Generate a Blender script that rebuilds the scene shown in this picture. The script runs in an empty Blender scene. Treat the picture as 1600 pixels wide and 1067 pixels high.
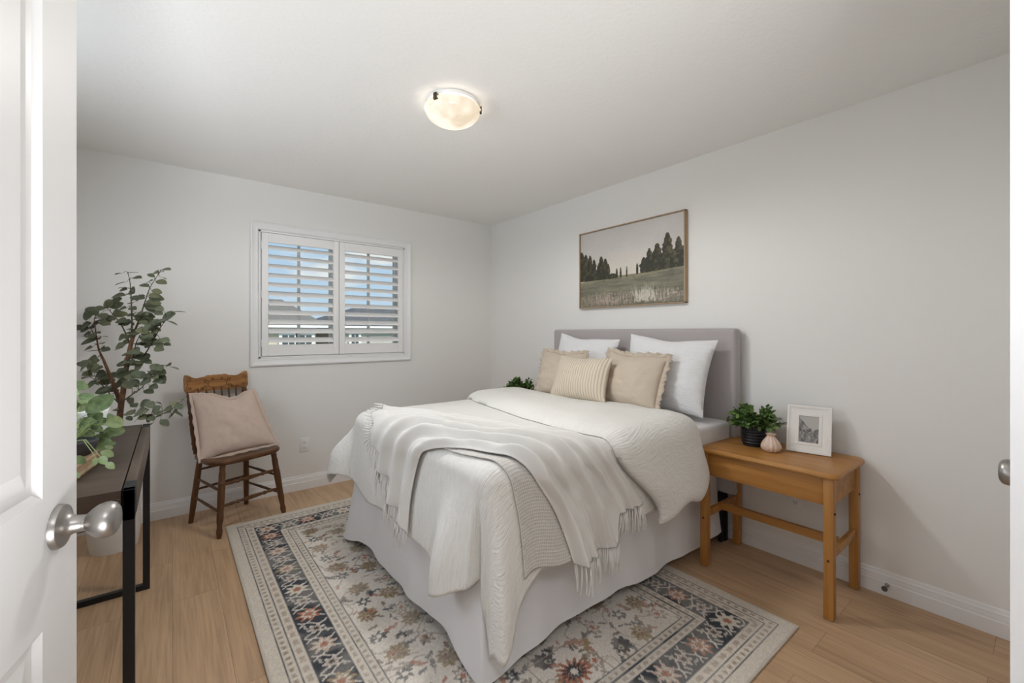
import bpy, bmesh, math, random
import numpy as np
from mathutils import Vector, Matrix, noise
C = bpy.context.scene
COL = C.collection
rnd = random.Random(7)
R = math.radians
PI = math.pi

# ------------------------------------------------------------------ camera
CAM = (-2.735, -3.816, 1.275)
FPX = 673.0
HY = 520.0
YAW = R(51.64)
SX, CX = math.sin(YAW), math.cos(YAW)
cd = bpy.data.cameras.new('camera')
cam = bpy.data.objects.new('camera', cd)
COL.objects.link(cam)
cam.location = CAM
cam.rotation_euler = (R(90), 0, math.atan2(-CX, SX))
cd.sensor_width = 36
cd.lens = FPX / 1600 * 36
cd.shift_y = -(533.5 - HY) / 1600
cd.clip_start = 0.02
cd.clip_end = 300
C.camera = cam

# ------------------------------------------------------------------ view, sky, sun, added fill lights
C.view_settings.view_transform = 'Standard'
C.view_settings.look = 'None'
C.view_settings.gamma = 1
C.view_settings.use_curve_mapping = False
C.view_settings.exposure = 0.04
LAMP_W = 51.0
LAMP_COL = (0.985, 0.972, 0.955)
HALL_FILL_W = 13.0
BOUNCE_FILL_W = 150.0
LEFT_FILL_W = 15.5
SUN_W = 4.5
SKY_W = 0.95
try:
    C.cycles.use_denoising = True
    C.cycles.max_bounces = 10
    C.cycles.diffuse_bounces = 7
    C.cycles.transparent_max_bounces = 12
    C.cycles.caustics_reflective = False
    C.cycles.caustics_refractive = False
except Exception:
    pass

w = bpy.data.worlds.new('sky')
C.world = w
w.use_nodes = True
wn = w.node_tree
wn.nodes.clear()
wo = wn.nodes.new('ShaderNodeOutputWorld')
wb = wn.nodes.new('ShaderNodeBackground')
tc = wn.nodes.new('ShaderNodeTexCoord')
sep = wn.nodes.new('ShaderNodeSeparateXYZ')
ramp = wn.nodes.new('ShaderNodeValToRGB')
ramp.color_ramp.elements[0].position = 0.0
ramp.color_ramp.elements[0].color = (0.62, 0.79, 0.95, 1)
ramp.color_ramp.elements[1].position = 0.5
ramp.color_ramp.elements[1].color = (0.30, 0.53, 0.88, 1)
nz = wn.nodes.new('ShaderNodeTexNoise')
nz.inputs['Scale'].default_value = 5.0
nz.inputs['Detail'].default_value = 6
mp = wn.nodes.new('ShaderNodeMapping')
mp.inputs['Scale'].default_value = (1, 1, 3.2)
cr = wn.nodes.new('ShaderNodeValToRGB')
cr.color_ramp.elements[0].position = 0.50
cr.color_ramp.elements[1].position = 0.62
mx = wn.nodes.new('ShaderNodeMixRGB')
mx.inputs['Color2'].default_value = (0.93, 0.94, 0.95, 1)
L_ = wn.links.new
L_(tc.outputs['Generated'], sep.inputs[0])
L_(sep.outputs['Z'], ramp.inputs[0])
L_(tc.outputs['Generated'], mp.inputs[0])
L_(mp.outputs[0], nz.inputs['Vector'])
L_(nz.outputs[0], cr.inputs[0])
L_(cr.outputs[0], mx.inputs['Fac'])
L_(ramp.outputs[0], mx.inputs['Color1'])
L_(mx.outputs[0], wb.inputs['Color'])
wb.inputs['Strength'].default_value = SKY_W
L_(wb.outputs[0], wo.inputs[0])

sd = bpy.data.lights.new('sun', 'SUN')
sd.energy = SUN_W
sd.angle = R(1)
sd.color = (1, 0.95, 0.88)
sun = bpy.data.objects.new('sun', sd)
COL.objects.link(sun)
sun.rotation_euler = (R(52), 0, R(25))      # shines from the south on the fronts of the houses across

hd = bpy.data.lights.new('hall_fill', 'AREA')  # added fill through the doorway
hd.shape = 'RECTANGLE'
hd.size = 0.5
hd.size_y = 0.35
hd.energy = HALL_FILL_W
hd.color = (0.96, 0.985, 1.04)
hl = bpy.data.objects.new('hall_fill', hd)
COL.objects.link(hl)
hl.location = (-2.60, -4.28, 2.34)
hl.rotation_euler = (R(42), 0, R(-12))

# added unseen fill spot, aimed up like a bounced flash to brighten the ceiling
fd = bpy.data.lights.new('bounce_fill', 'SPOT')
fd.energy = BOUNCE_FILL_W
fd.spot_size = R(100)
fd.spot_blend = 0.8
fd.shadow_soft_size = 0.15
fd.color = (0.96, 0.983, 1.015)
fl_ = bpy.data.objects.new('bounce_fill', fd)
COL.objects.link(fl_)
fl_.location = (-2.92, -4.02, 0.55)
fl_.rotation_euler = (R(180-32), 0, R(-10))

# added fill from the left, set at a made-up window behind the open door
wd_ = bpy.data.lights.new('left_fill', 'AREA')
wd_.shape = 'RECTANGLE'
wd_.size = 1.15
wd_.size_y = 1.0
wd_.energy = LEFT_FILL_W
wd_.color = (0.93, 0.985, 1.06)
wdo = bpy.data.objects.new('left_fill', wd_)
COL.objects.link(wdo)
wdo.location = (-3.64, -1.75, 1.58)
wdo.rotation_euler = (0, R(-90), 0)

# ------------------------------------------------------------------ helpers
def tag(o, label=None, cat=None, group=None, kind=None):
    if label: o['label'] = label
    if cat: o['category'] = cat
    if group: o['group'] = group
    if kind: o['kind'] = kind
    return o

def empty(name, loc, rz=0.0, label=None, cat=None, group=None, kind=None):
    o = bpy.data.objects.new(name, None)
    COL.objects.link(o)
    o.location = loc
    o.rotation_euler = (0, 0, rz)
    o.empty_display_size = 0.1
    return tag(o, label, cat, group, kind)

def top(o):
    while o.parent: o = o.parent
    return o

def obj(name, bm, mat, parent=None, local=False, smooth=True, ang=35, subsurf=0, solid=0.0):
    """one mesh object; vertices are world coordinates unless local"""
    if parent is not None and not local:
        l = top(parent).location
        for v in bm.verts: v.co -= l
    bmesh.ops.recalc_face_normals(bm, faces=bm.faces[:])
    me = bpy.data.meshes.new(name)
    bm.to_mesh(me)
    bm.free()
    if mat: me.materials.append(mat)
    if smooth:
        for p in me.polygons: p.use_smooth = True
        try: me.set_sharp_from_angle(angle=R(ang))
        except Exception: pass
    o = bpy.data.objects.new(name, me)
    COL.objects.link(o)
    if parent is not None: o.parent = parent
    if solid:
        m = o.modifiers.new('s', 'SOLIDIFY'); m.thickness = solid; m.offset = -1
    if subsurf:
        m = o.modifiers.new('u', 'SUBSURF'); m.levels = m.render_levels = subsurf
    return o

def struct(name, bm, mat, parent=None, **k):
    o = obj(name, bm, mat, parent, **k)
    if parent is None: o['kind'] = 'structure'
    return o

def NB(): return bmesh.new()

def box(bm, a, b, bev=0.0, seg=2, M=None):
    x0, y0, z0 = [min(a[i], b[i]) for i in range(3)]
    x1, y1, z1 = [max(a[i], b[i]) for i in range(3)]
    t = bmesh.new()
    v = [t.verts.new(p) for p in ((x0,y0,z0),(x1,y0,z0),(x1,y1,z0),(x0,y1,z0),(x0,y0,z1),(x1,y0,z1),(x1,y1,z1),(x0,y1,z1))]
    for f in ((0,3,2,1),(4,5,6,7),(0,1,5,4),(1,2,6,5),(2,3,7,6),(3,0,4,7)):
        t.faces.new([v[i] for i in f])
    if bev > 0:
        bmesh.ops.bevel(t, geom=t.edges[:], offset=bev, segments=seg, profile=0.5, affect='EDGES')
    merge(bm, t, M)

def merge(bm, t, M=None):
    if M is not None: bmesh.ops.transform(t, matrix=M, verts=t.verts[:])
    mp_ = {}
    for v in t.verts: mp_[v] = bm.verts.new(v.co)
    for f in t.faces:
        try: bm.faces.new([mp_[v] for v in f.verts])
        except ValueError: pass
    t.free()

def lathe(bm, prof, n=24, M=None, lobes=0, lamp=0.0, cap=True):
    """prof: list of (r, z)"""
    t = bmesh.new()
    rings = []
    for r, z in prof:
        ring = []
        for i in range(n):
            a = 2*PI*i/n
            rr = r*(1 + (lamp*abs(math.sin(lobes*a/2)) - lamp*0.6 if lobes else 0))
            ring.append(t.verts.new((rr*math.cos(a), rr*math.sin(a), z)))
        rings.append(ring)
    for k in range(len(rings)-1):
        for i in range(n):
            j = (i+1) % n
            t.faces.new((rings[k][i], rings[k][j], rings[k+1][j], rings[k+1][i]))
    if cap:
        for ring in (rings[0], rings[-1]):
            try: t.faces.new(ring)
            except ValueError: pass
    merge(bm, t, M)

def frame_of(d):
    d = Vector(d).normalized()
    u = Vector((0, 0, 1)) if abs(d.z) < 0.9 else Vector((1, 0, 0))
    x = d.cross(u).normalized()
    y = d.cross(x).normalized()
    return x, y, d

def tube(bm, pts, rad, n=6, cap=True):
    pts = [Vector(p) for p in pts]
    if not hasattr(rad, '__len__'): rad = [rad]*len(pts)
    rings = []
    for i, p in enumerate(pts):
        d = pts[min(i+1, len(pts)-1)] - pts[max(i-1, 0)]
        if d.length < 1e-9: d = Vector((0, 0, 1))
        x, y, _ = frame_of(d)
        if rings and i:
            x = (lx - d.normalized()*lx.dot(d.normalized())).normalized(); y = d.normalized().cross(x)
        lx = x
        rings.append([bm.verts.new(p + x*rad[i]*math.cos(2*PI*k/n) + y*rad[i]*math.sin(2*PI*k/n)) for k in range(n)])
    for a, b in zip(rings, rings[1:]):
        for k in range(n):
            j = (k+1) % n
            bm.faces.new((a[k], a[j], b[j], b[k]))
    if cap and n > 2:
        bm.faces.new(rings[0]); bm.faces.new(rings[-1][::-1])

def turned(bm, a, b, prof, n=14):
    """lathe profile (fraction along, radius) laid from a to b"""
    a, b = Vector(a), Vector(b)
    tube(bm, [a.lerp(b, f) for f, r in prof], [r for f, r in prof], n)

def grid(bm, nu, nv, fn, uvfn=None):
    vs = [[bm.verts.new(fn(i/nu, j/nv)) for j in range(nv+1)] for i in range(nu+1)]
    uvl = bm.loops.layers.uv.verify() if uvfn else None
    for i in range(nu):
        for j in range(nv):
            f = bm.faces.new((vs[i][j], vs[i+1][j], vs[i+1][j+1], vs[i][j+1]))
            if uvl:
                for lp, (a, b) in zip(f.loops, ((i, j), (i+1, j), (i+1, j+1), (i, j+1))):
                    lp[uvl].uv = uvfn(a/nu, b/nv)
    return vs

def prism(bm, poly, axis, lo, hi, M=None):
    """extrude a 2-d polygon along axis ('x','y','z')"""
    t = bmesh.new()
    def P(p, h):
        return {'x': (h, p[0], p[1]), 'y': (p[0], h, p[1]), 'z': (p[0], p[1], h)}[axis]
    a = [t.verts.new(P(p, lo)) for p in poly]
    b = [t.verts.new(P(p, hi)) for p in poly]
    n = len(poly)
    t.faces.new(a); t.faces.new(b)
    for i in range(n): t.faces.new((a[i], a[(i+1) % n], b[(i+1) % n], b[i]))
    merge(bm, t, M)

def interp(pts, u):
    """piecewise smooth curve through points, u in 0..1"""
    n = len(pts) - 1
    x = min(max(u, 0), 1)*n
    i = min(int(x), n-1)
    f = x - i
    p0, p1, p2, p3 = pts[max(i-1, 0)], pts[i], pts[i+1], pts[min(i+2, n)]
    out = []
    for a, b, c, d in zip(p0, p1, p2, p3):
        out.append(0.5*((2*b) + (-a+c)*f + (2*a-5*b+4*c-d)*f*f + (-a+3*b-3*c+d)*f**3))
    return out

def sstep(x):
    x = min(max(x, 0), 1)
    return x*x*(3-2*x)

def nse(x, y, z=0.0): return noise.noise((x, y, z))

def W(px, py, d):
    """point of the room at a pixel of the photograph and a depth from the camera: used to read branch and leaf positions"""
    l = (px-800)/FPX*d
    return Vector((CAM[0]+l*SX+d*CX, CAM[1]-l*CX+d*SX, CAM[2]+(HY-py)/FPX*d))

# ------------------------------------------------------------------ materials
def mat(name, col, rough=0.6, metal=0.0, spec=0.4, sheen=0.0):
    m = bpy.data.materials.new(name)
    m.use_nodes = True
    b = m.node_tree.nodes['Principled BSDF']
    b.inputs['Base Color'].default_value = (*col, 1)
    b.inputs['Roughness'].default_value = rough
    b.inputs['Metallic'].default_value = metal
    b.inputs['Specular IOR Level'].default_value = spec
    if sheen:
        b.inputs['Sheen Weight'].default_value = sheen
    return m

def nodes(m): return m.node_tree.nodes, m.node_tree.links.new, m.node_tree.nodes['Principled BSDF']

def coords(m, kind='Object', scale=(1, 1, 1), rot=(0, 0, 0)):
    n, l, b = nodes(m)
    t = n.new('ShaderNodeTexCoord'); p = n.new('ShaderNodeMapping')
    p.inputs['Scale'].default_value = scale; p.inputs['Rotation'].default_value = rot
    l(t.outputs[kind], p.inputs[0])
    return p.outputs[0]

def add_noise(m, vec, scale, detail=3):
    n, l, b = nodes(m)
    t = n.new('ShaderNodeTexNoise')
    t.inputs['Scale'].default_value = scale; t.inputs['Detail'].default_value = detail
    l(vec, t.inputs['Vector'])
    return t.outputs[0]

def ramp_col(m, fac, cols):
    n, l, b = nodes(m)
    r = n.new('ShaderNodeValToRGB')
    while len(r.color_ramp.elements) < len(cols): r.color_ramp.elements.new(0.5)
    for e, (p, c) in zip(r.color_ramp.elements, cols):
        e.position = p; e.color = (*c, 1)
    l(fac, r.inputs[0])
    return r.outputs[0]

def bump(m, h, strength=0.3, dist=0.01, prev=None):
    n, l, b = nodes(m)
    u = n.new('ShaderNodeBump')
    u.inputs['Strength'].default_value = strength; u.inputs['Distance'].default_value = dist
    l(h, u.inputs['Height'])
    if prev is not None: l(prev, u.inputs['Normal'])
    l(u.outputs[0], b.inputs['Normal'])
    return u.outputs[0]

def base(m, c):
    n, l, b = nodes(m); l(c, b.inputs['Base Color'])

def mixc(m, fac, c1, c2, mode='MIX'):
    n, l, b = nodes(m)
    x = n.new('ShaderNodeMixRGB'); x.blend_type = mode
    for s, v in (('Fac', fac), ('Color1', c1), ('Color2', c2)):
        if isinstance(v, (int, float)): x.inputs[s].default_value = v
        elif isinstance(v, tuple): x.inputs[s].default_value = (*v, 1)
        else: l(v, x.inputs[s])
    return x.outputs[0]

def math_(m, op, a, b_=0.0):
    n, l, b = nodes(m)
    x = n.new('ShaderNodeMath'); x.operation = op
    for i, v in enumerate((a, b_)):
        if isinstance(v, (int, float)): x.inputs[i].default_value = v
        else: l(v, x.inputs[i])
    return x.outputs[0]

def paint_mat(name, col, rough=0.6, st=0.05, sc=220):
    m = mat(name, col, rough, spec=0.3)
    bump(m, add_noise(m, coords(m), sc, 2), st, 0.002)
    return m

def wood_mat(name, c1, c2, c3, axis='y', rough=0.4, scale=1.0, spec=0.4):
    m = mat(name, c2, rough, spec=spec)
    s = {'x': (1.2, 14, 14), 'y': (14, 1.2, 14), 'z': (14, 14, 1.2)}[axis]
    v = coords(m, 'Object', tuple(q*scale for q in s))
    a = add_noise(m, v, 1.6, 6)
    s2 = {'x': (3, 90, 90), 'y': (90, 3, 90), 'z': (90, 90, 3)}[axis]
    f = add_noise(m, coords(m, 'Object', tuple(q*scale for q in s2)), 1.5, 3)
    c = ramp_col(m, a, [(0.3, c1), (0.5, c2), (0.72, c3)])
    c = mixc(m, 0.25, c, ramp_col(m, f, [(0.35, c1), (0.65, c3)]))
    base(m, c)
    bump(m, f, 0.08, 0.001)
    return m

def cloth_mat(name, col, kind='gauze', rough=0.95, var=0.06):
    m = mat(name, col, rough, spec=0.15, sheen=0.15)
    n, l, b = nodes(m)
    if kind == 'gauze':        # crinkled gauze: fine ridges along v with breaks
        a = add_noise(m, coords(m, 'UV', (185, 15, 1)), 1.0, 2)
        c = add_noise(m, coords(m, 'UV', (45, 30, 1)), 1.0, 2)
        p = bump(m, a, 0.70, 0.009)
        bump(m, c, 0.35, 0.010, p)
    elif kind == 'gauze_cross':
        a = add_noise(m, coords(m, 'UV', (18, 170, 1)), 1.0, 2)
        c = add_noise(m, coords(m, 'UV', (40, 40, 1)), 1.0, 2)
        p = bump(m, a, 0.70, 0.009)
        bump(m, c, 0.35, 0.010, p)
    elif kind == 'waffle':
        t = n.new('ShaderNodeTexCoord'); s = n.new('ShaderNodeSeparateXYZ')
        l(t.outputs['UV'], s.inputs[0])
        k = 2*PI/0.0125
        sx = math_(m, 'ABSOLUTE', math_(m, 'SINE', math_(m, 'MULTIPLY', s.outputs[0], k/2)))
        sy = math_(m, 'ABSOLUTE', math_(m, 'SINE', math_(m, 'MULTIPLY', s.outputs[1], k/2)))
        h = math_(m, 'MULTIPLY', sx, sy)
        h = math_(m, 'SUBTRACT', 1.0, h)
        base(m, ramp_col(m, h, [(0.2, tuple(q*0.84 for q in col)), (0.8, col)]))
        bump(m, h, 0.6, 0.005)
    elif kind == 'rib':
        t = n.new('ShaderNodeTexCoord'); s = n.new('ShaderNodeSeparateXYZ')
        l(t.outputs['UV'], s.inputs[0])
        wv = math_(m, 'SINE', math_(m, 'MULTIPLY', s.outputs[0], 2*PI/0.021))
        br = add_noise(m, coords(m, 'UV', (10, 120, 1)), 1.0, 1)
        h = math_(m, 'ADD', math_(m, 'MULTIPLY', wv, 0.5), 0.5)
        base(m, ramp_col(m, h, [(0.10, (0.50, 0.42, 0.31)), (0.40, col), (1.0, tuple(min(1, q*1.05) for q in col))]))
        bump(m, math_(m, 'ADD', h, math_(m, 'MULTIPLY', br, 0.5)), 0.6, 0.004)
    elif kind == 'plain':
        a = add_noise(m, coords(m, 'UV', (420, 420, 1)), 1.0, 2)
        bump(m, a, 0.12, 0.001)
    return m

M_wall = paint_mat('wall_paint', (0.80, 0.793, 0.772), 0.6, 0.05)
M_ceil = paint_mat('ceiling_paint', (0.85, 0.842, 0.82), 0.85, 0.35, 60)
M_ceil.node_tree.nodes['Bump'].inputs['Distance'].default_value = 0.004
M_trim = paint_mat('white_trim', (0.82, 0.82, 0.82), 0.35, 0.02)
M_door = paint_mat('door_paint', (0.80, 0.795, 0.79), 0.38, 0.03, 120)
M_shut = paint_mat('shutter_paint', (0.84, 0.835, 0.83), 0.35, 0.0)
M_plast = mat('white_plastic', (0.82, 0.82, 0.80), 0.3)
M_slot = mat('dark_slot', (0.03, 0.03, 0.03), 0.6)
M_nickel = mat('brushed_nickel', (0.37, 0.35, 0.33), 0.38, 1.0)
bump(M_nickel, add_noise(M_nickel, coords(M_nickel, 'Object', (40, 40, 900)), 1.0, 2), 0.06, 0.001)
M_black = mat('black_steel', (0.012, 0.012, 0.014), 0.45)
add_ = bump(M_black, add_noise(M_black, coords(M_black), 400, 2), 0.05, 0.001)
M_bronze = mat('bronze_clip', (0.10, 0.075, 0.05), 0.4, 0.8)

def floor_mat():
    m = mat('oak_plank_floor', (0.36, 0.24, 0.14), 0.42, spec=0.35)
    n, l, b = nodes(m)
    v = coords(m, 'Object', (1, 1, 1), (0, 0, R(90)))
    br = n.new('ShaderNodeTexBrick')
    br.offset = 0.37; br.offset_frequency = 2; br.squash = 1
    br.inputs['Scale'].default_value = 1.0
    br.inputs['Brick Width'].default_value = 1.22
    br.inputs['Row Height'].default_value = 0.182
    br.inputs['Mortar Size'].default_value = 0.0009
    br.inputs['Mortar Smooth'].default_value = 0.2
    br.inputs['Color1'].default_value = (0.0, 0.0, 0.0, 1)
    br.inputs['Color2'].default_value = (1, 1, 1, 1)
    br.inputs['Mortar'].default_value = (0.5, 0.5, 0.5, 1)
    br.inputs['Bias'].default_value = 0.0
    l(v, br.inputs['Vector'])
    # shift the grain per plank
    tcn = n.new('ShaderNodeTexCoord')
    ad = n.new('ShaderNodeVectorMath'); ad.operation = 'ADD'
    mu = n.new('ShaderNodeVectorMath'); mu.operation = 'SCALE'; mu.inputs['Scale'].default_value = 7.3
    l(br.outputs['Color'], mu.inputs[0]); l(tcn.outputs['Object'], ad.inputs[0]); l(mu.outputs[0], ad.inputs[1])
    def gn(scale, sc, det, dist=0.0):
        mpn = n.new('ShaderNodeMapping'); mpn.inputs['Scale'].default_value = scale
        l(ad.outputs[0], mpn.inputs[0])
        t = n.new('ShaderNodeTexNoise'); t.inputs['Scale'].default_value = sc; t.inputs['Detail'].default_value = det
        t.inputs['Distortion'].default_value = dist
        l(mpn.outputs[0], t.inputs['Vector'])
        return t.outputs[0]
    g1 = gn((6, 0.7, 1), 1.4, 5, 1.2)
    g2 = gn((70, 2.2, 1), 1.6, 4, 0.3)
    tint = ramp_col(m, br.outputs['Color'], [(0.0, (0.500, 0.330, 0.198)), (0.5, (0.525, 0.350, 0.212)), (1.0, (0.55, 0.368, 0.224))])
    c = mixc(m, 1.0, tint, ramp_col(m, g1, [(0.3, (0.80, 0.79, 0.78)), (0.5, (1, 1, 1)), (0.7, (1.10, 1.10, 1.10))]), 'MULTIPLY')
    c = mixc(m, 1.0, c, ramp_col(m, g2, [(0.3, (0.84, 0.83, 0.82)), (0.6, (1.05, 1.05, 1.05))]), 'MULTIPLY')
    c = mixc(m, br.outputs['Fac'], c, (0.25, 0.165, 0.10))
    base(m, c)
    p = bump(m, g2, 0.06, 0.001)
    return m
M_floor = floor_mat()

M_oak = wood_mat('honey_pine', (0.29, 0.120, 0.026), (0.41, 0.185, 0.045), (0.51, 0.255, 0.072), 'y', 0.38)
M_oakz = wood_mat('honey_pine_upright', (0.29, 0.120, 0.026), (0.41, 0.185, 0.045), (0.49, 0.245, 0.070), 'z', 0.38)
M_chair = wood_mat('dark_oak', (0.055, 0.022, 0.008), (0.105, 0.043, 0.015), (0.16, 0.07, 0.024), 'z', 0.33)
M_crest = wood_mat('golden_oak', (0.22, 0.09, 0.025), (0.36, 0.165, 0.05), (0.46, 0.23, 0.08), 'x', 0.33)
M_carve = mat('dark_carving', (0.06, 0.022, 0.008), 0.5)
M_walnut = wood_mat('dark_walnut', (0.032, 0.019, 0.012), (0.060, 0.037, 0.024), (0.095, 0.062, 0.041), 'x', 0.34, spec=0.5)
M_frame_wood = wood_mat('pale_oak_frame', (0.30, 0.20, 0.12), (0.40, 0.28, 0.17), (0.48, 0.35, 0.22), 'z', 0.5)

M_duvet = cloth_mat('cream_gauze', (0.77, 0.755, 0.715), 'gauze')
M_duvet2 = cloth_mat('cream_gauze_crosswise', (0.77, 0.755, 0.715), 'gauze_cross')
M_throw = cloth_mat('cream_throw_cloth', (0.70, 0.682, 0.65), 'plain')
M_waffle = cloth_mat('oat_waffle_cloth', (0.70, 0.67, 0.63), 'waffle')
M_sheet = cloth_mat('pale_grey_sheet', (0.70, 0.69, 0.695), 'plain')
M_skirt = cloth_mat('white_skirt_cloth', (0.76, 0.75, 0.76), 'plain')
M_sham = cloth_mat('white_seersucker', (0.80, 0.80, 0.81), 'gauze_cross')
M_taupe = cloth_mat('taupe_linen', (0.56, 0.475, 0.385), 'plain')
M_rib = cloth_mat('ribbed_cotton', (0.66, 0.585, 0.48), 'rib')
M_blush = cloth_mat('blush_linen', (0.58, 0.46, 0.385), 'plain')
M_head = cloth_mat('grey_velvet', (0.42, 0.385, 0.385), 'plain')
M_head.node_tree.nodes['Principled BSDF'].inputs['Sheen Weight'].default_value = 0.4

def leaf_mat(name, cols, rough=0.5, trans=0.0):
    m = mat(name, cols[1], rough, spec=0.35)
    n, l, b = nodes(m)
    g = n.new('ShaderNodeNewGeometry')
    k = len(cols)
    c = ramp_col(m, g.outputs['Random Per Island'], [(i/(k-1), q) for i, q in enumerate(cols)])
    nz_ = add_noise(m, coords(m), 60, 3)
    base(m, mixc(m, 0.35, c, ramp_col(m, nz_, [(0.3, tuple(q*0.6 for q in cols[0])), (0.7, cols[-1])])))
    bump(m, nz_, 0.2, 0.002)
    return m
M_euc = leaf_mat('eucalyptus_leaf', [(0.060, 0.075, 0.046), (0.098, 0.118, 0.078), (0.135, 0.152, 0.098), (0.19, 0.195, 0.10)])
M_trunk = mat('tree_bark', (0.13, 0.065, 0.03), 0.8)
base(M_trunk, ramp_col(M_trunk, add_noise(M_trunk, coords(M_trunk, 'Object', (30, 30, 8)), 1.5, 4), [(0.3, (0.07, 0.035, 0.018)), (0.7, (0.20, 0.095, 0.045))]))
M_twig = mat('twig', (0.07, 0.06, 0.03), 0.7)
M_vine = leaf_mat('vine_leaf', [(0.06, 0.11, 0.045), (0.13, 0.20, 0.08), (0.21, 0.29, 0.12), (0.30, 0.38, 0.17)])
M_vinestem = mat('vine_stem', (0.22, 0.28, 0.09), 0.6)
M_box_leaf = leaf_mat('boxwood_leaf', [(0.025, 0.06, 0.015), (0.06, 0.13, 0.03), (0.12, 0.22, 0.05), (0.20, 0.32, 0.08)])

# ------------------------------------------------------------------ room shell
H = 2.44
XL = -3.52
YS = -3.80
b = NB(); box(b, (XL-0.1, YS-2.2, -0.1), (0.1, 0.1, 0.0)); struct('floor', b, M_floor, smooth=False)
b = NB(); box(b, (XL-0.1, YS-2.2, H), (0.1, 0.2, H+0.1)); struct('ceiling', b, M_ceil, smooth=False)
# window opening in the back wall
WX0, WX1, WZ0, WZ1 = -2.205, -1.010, 1.078, 2.070
b = NB()
box(b, (XL-0.1, 0, 0), (WX0, 0.16, H)); box(b, (WX1, 0, 0), (0.1, 0.16, H))
box(b, (WX0, 0, 0), (WX1, 0.16, WZ0)); box(b, (WX0, 0, WZ1), (WX1, 0.16, H))
struct('wall_back', b, M_wall, smooth=False)
b = NB(); box(b, (0, YS-2.2, 0), (0.1, 0.0, H)); struct('wall_right', b, M_wall, smooth=False)
b = NB()
box(b, (XL-0.1, YS-2.2, 0), (XL, -2.36, H)); box(b, (XL-0.1, -1.14, 0), (XL, 0.0, H))
box(b, (XL-0.1, -2.36, 0), (XL, -1.14, 1.05)); box(b, (XL-0.1, -2.36, 2.11), (XL, -1.14, H))  # gap left for the added window
struct('wall_left', b, M_wall, smooth=False)
b = NB()
for q in (((XL-0.1, -2.36, 1.05), (XL+0.005, -2.345, 2.11)), ((XL-0.1, -1.155, 1.05), (XL+0.005, -1.14, 2.11)), ((XL-0.1, -2.36, 1.05), (XL+0.005, -1.14, 1.065)), ((XL-0.1, -2.36, 2.095), (XL+0.005, -1.14, 2.11)),
          ((XL, -2.42, 0.99), (XL+0.018, -2.36, 2.17)), ((XL, -1.14, 0.99), (XL+0.018, -1.08, 2.17)), ((XL, -2.36, 0.99), (XL+0.018, -1.14, 1.05)), ((XL, -2.36, 2.11), (XL+0.018, -1.14, 2.17)), ((XL-0.09, -1.77, 1.06), (XL-0.05, -1.73, 2.10))):
    box(b, *q)
struct('window_added', b, M_trim, smooth=False)  # made-up window out of view, added to let in light from the left
# wall behind the camera: doorway (camera stands in it) and a closet door
DX0, DX1 = -3.10, -2.045     # doorway
KX0, KX1 = -1.375, -0.62     # closet door
b = NB()
box(b, (XL, YS-0.12, 0), (DX0, YS, H)); box(b, (DX1, YS-0.12, 0), (KX0, YS, H)); box(b, (KX1, YS-0.12, 0), (0, YS, H))
box(b, (DX0, YS-0.12, 2.06), (DX1, YS, H)); box(b, (KX0, YS-0.12, 2.04), (KX1, YS, H))
struct('wall_front', b, M_wall, smooth=False)
b = NB(); box(b, (XL, YS-2.2, 0), (0, YS-2.1, H)); struct('wall_hall', b, M_wall, smooth=False)

def baseboard(name, p0, p1, nrm):
    """moulded skirting from p0 to p1 standing on a wall whose room side looks along nrm"""
    prof = [(0, 0), (0.016, 0), (0.016, 0.062), (0.013, 0.066), (0.013, 0.076), (0.0115, 0.082), (0.0115, 0.094), (0.008, 0.099), (0.005, 0.112), (0, 0.115)]
    bm = NB()
    vs = []
    for p in (p0, p1):
        vs.append([bm.verts.new((p[0]+nrm[0]*o, p[1]+nrm[1]*o, z)) for o, z in prof])
    n = len(prof)
    for i in range(n-1): bm.faces.new((vs[0][i], vs[0][i+1], vs[1][i+1], vs[1][i]))
    bm.faces.new(vs[0]); bm.faces.new(vs[1])
    return struct(name, bm, M_trim, ang=20)
baseboard('baseboard_back', (XL, 0), (-0.0165, 0), (0, -1))
baseboard('baseboard_right', (0, -0.0), (0, YS), (-1, 0))
baseboard('baseboard_left', (XL, -0.0165), (XL, YS), (1, 0))
baseboard('baseboard_front', (DX1+0.075, YS), (KX0-0.075, YS), (0, 1))

# doorway lining and casing
b = NB()
box(b, (DX1, YS-0.135, 0), (DX1+0.018, YS+0.014, 2.06)); box(b, (DX0-0.018, YS-0.135, 0), (DX0, YS+0.0, 2.06))
box(b, (DX0, YS-0.135, 2.06), (DX1, YS, 2.075))
box(b, (DX1+0.018, YS, 0), (DX1+0.08, YS+0.014, 2.12), 0.004); box(b, (DX0-0.08, YS, 0), (DX0-0.018, YS+0.014, 2.12), 0.004)
box(b, (DX0-0.018, YS, 2.075), (DX1+0.018, YS+0.014, 2.12), 0.003)
struct('trim_1', b, M_trim, smooth=False)
b = NB()
box(b, (KX0-0.07, YS, 0), (KX0, YS+0.014, 2.10), 0.004); box(b, (KX1, YS, 0), (KX1+0.07, YS+0.014, 2.10), 0.004)
box(b, (KX0, YS, 2.04), (KX1, YS+0.014, 2.10), 0.004)
struct('trim_2', b, M_trim, smooth=False)

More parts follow.
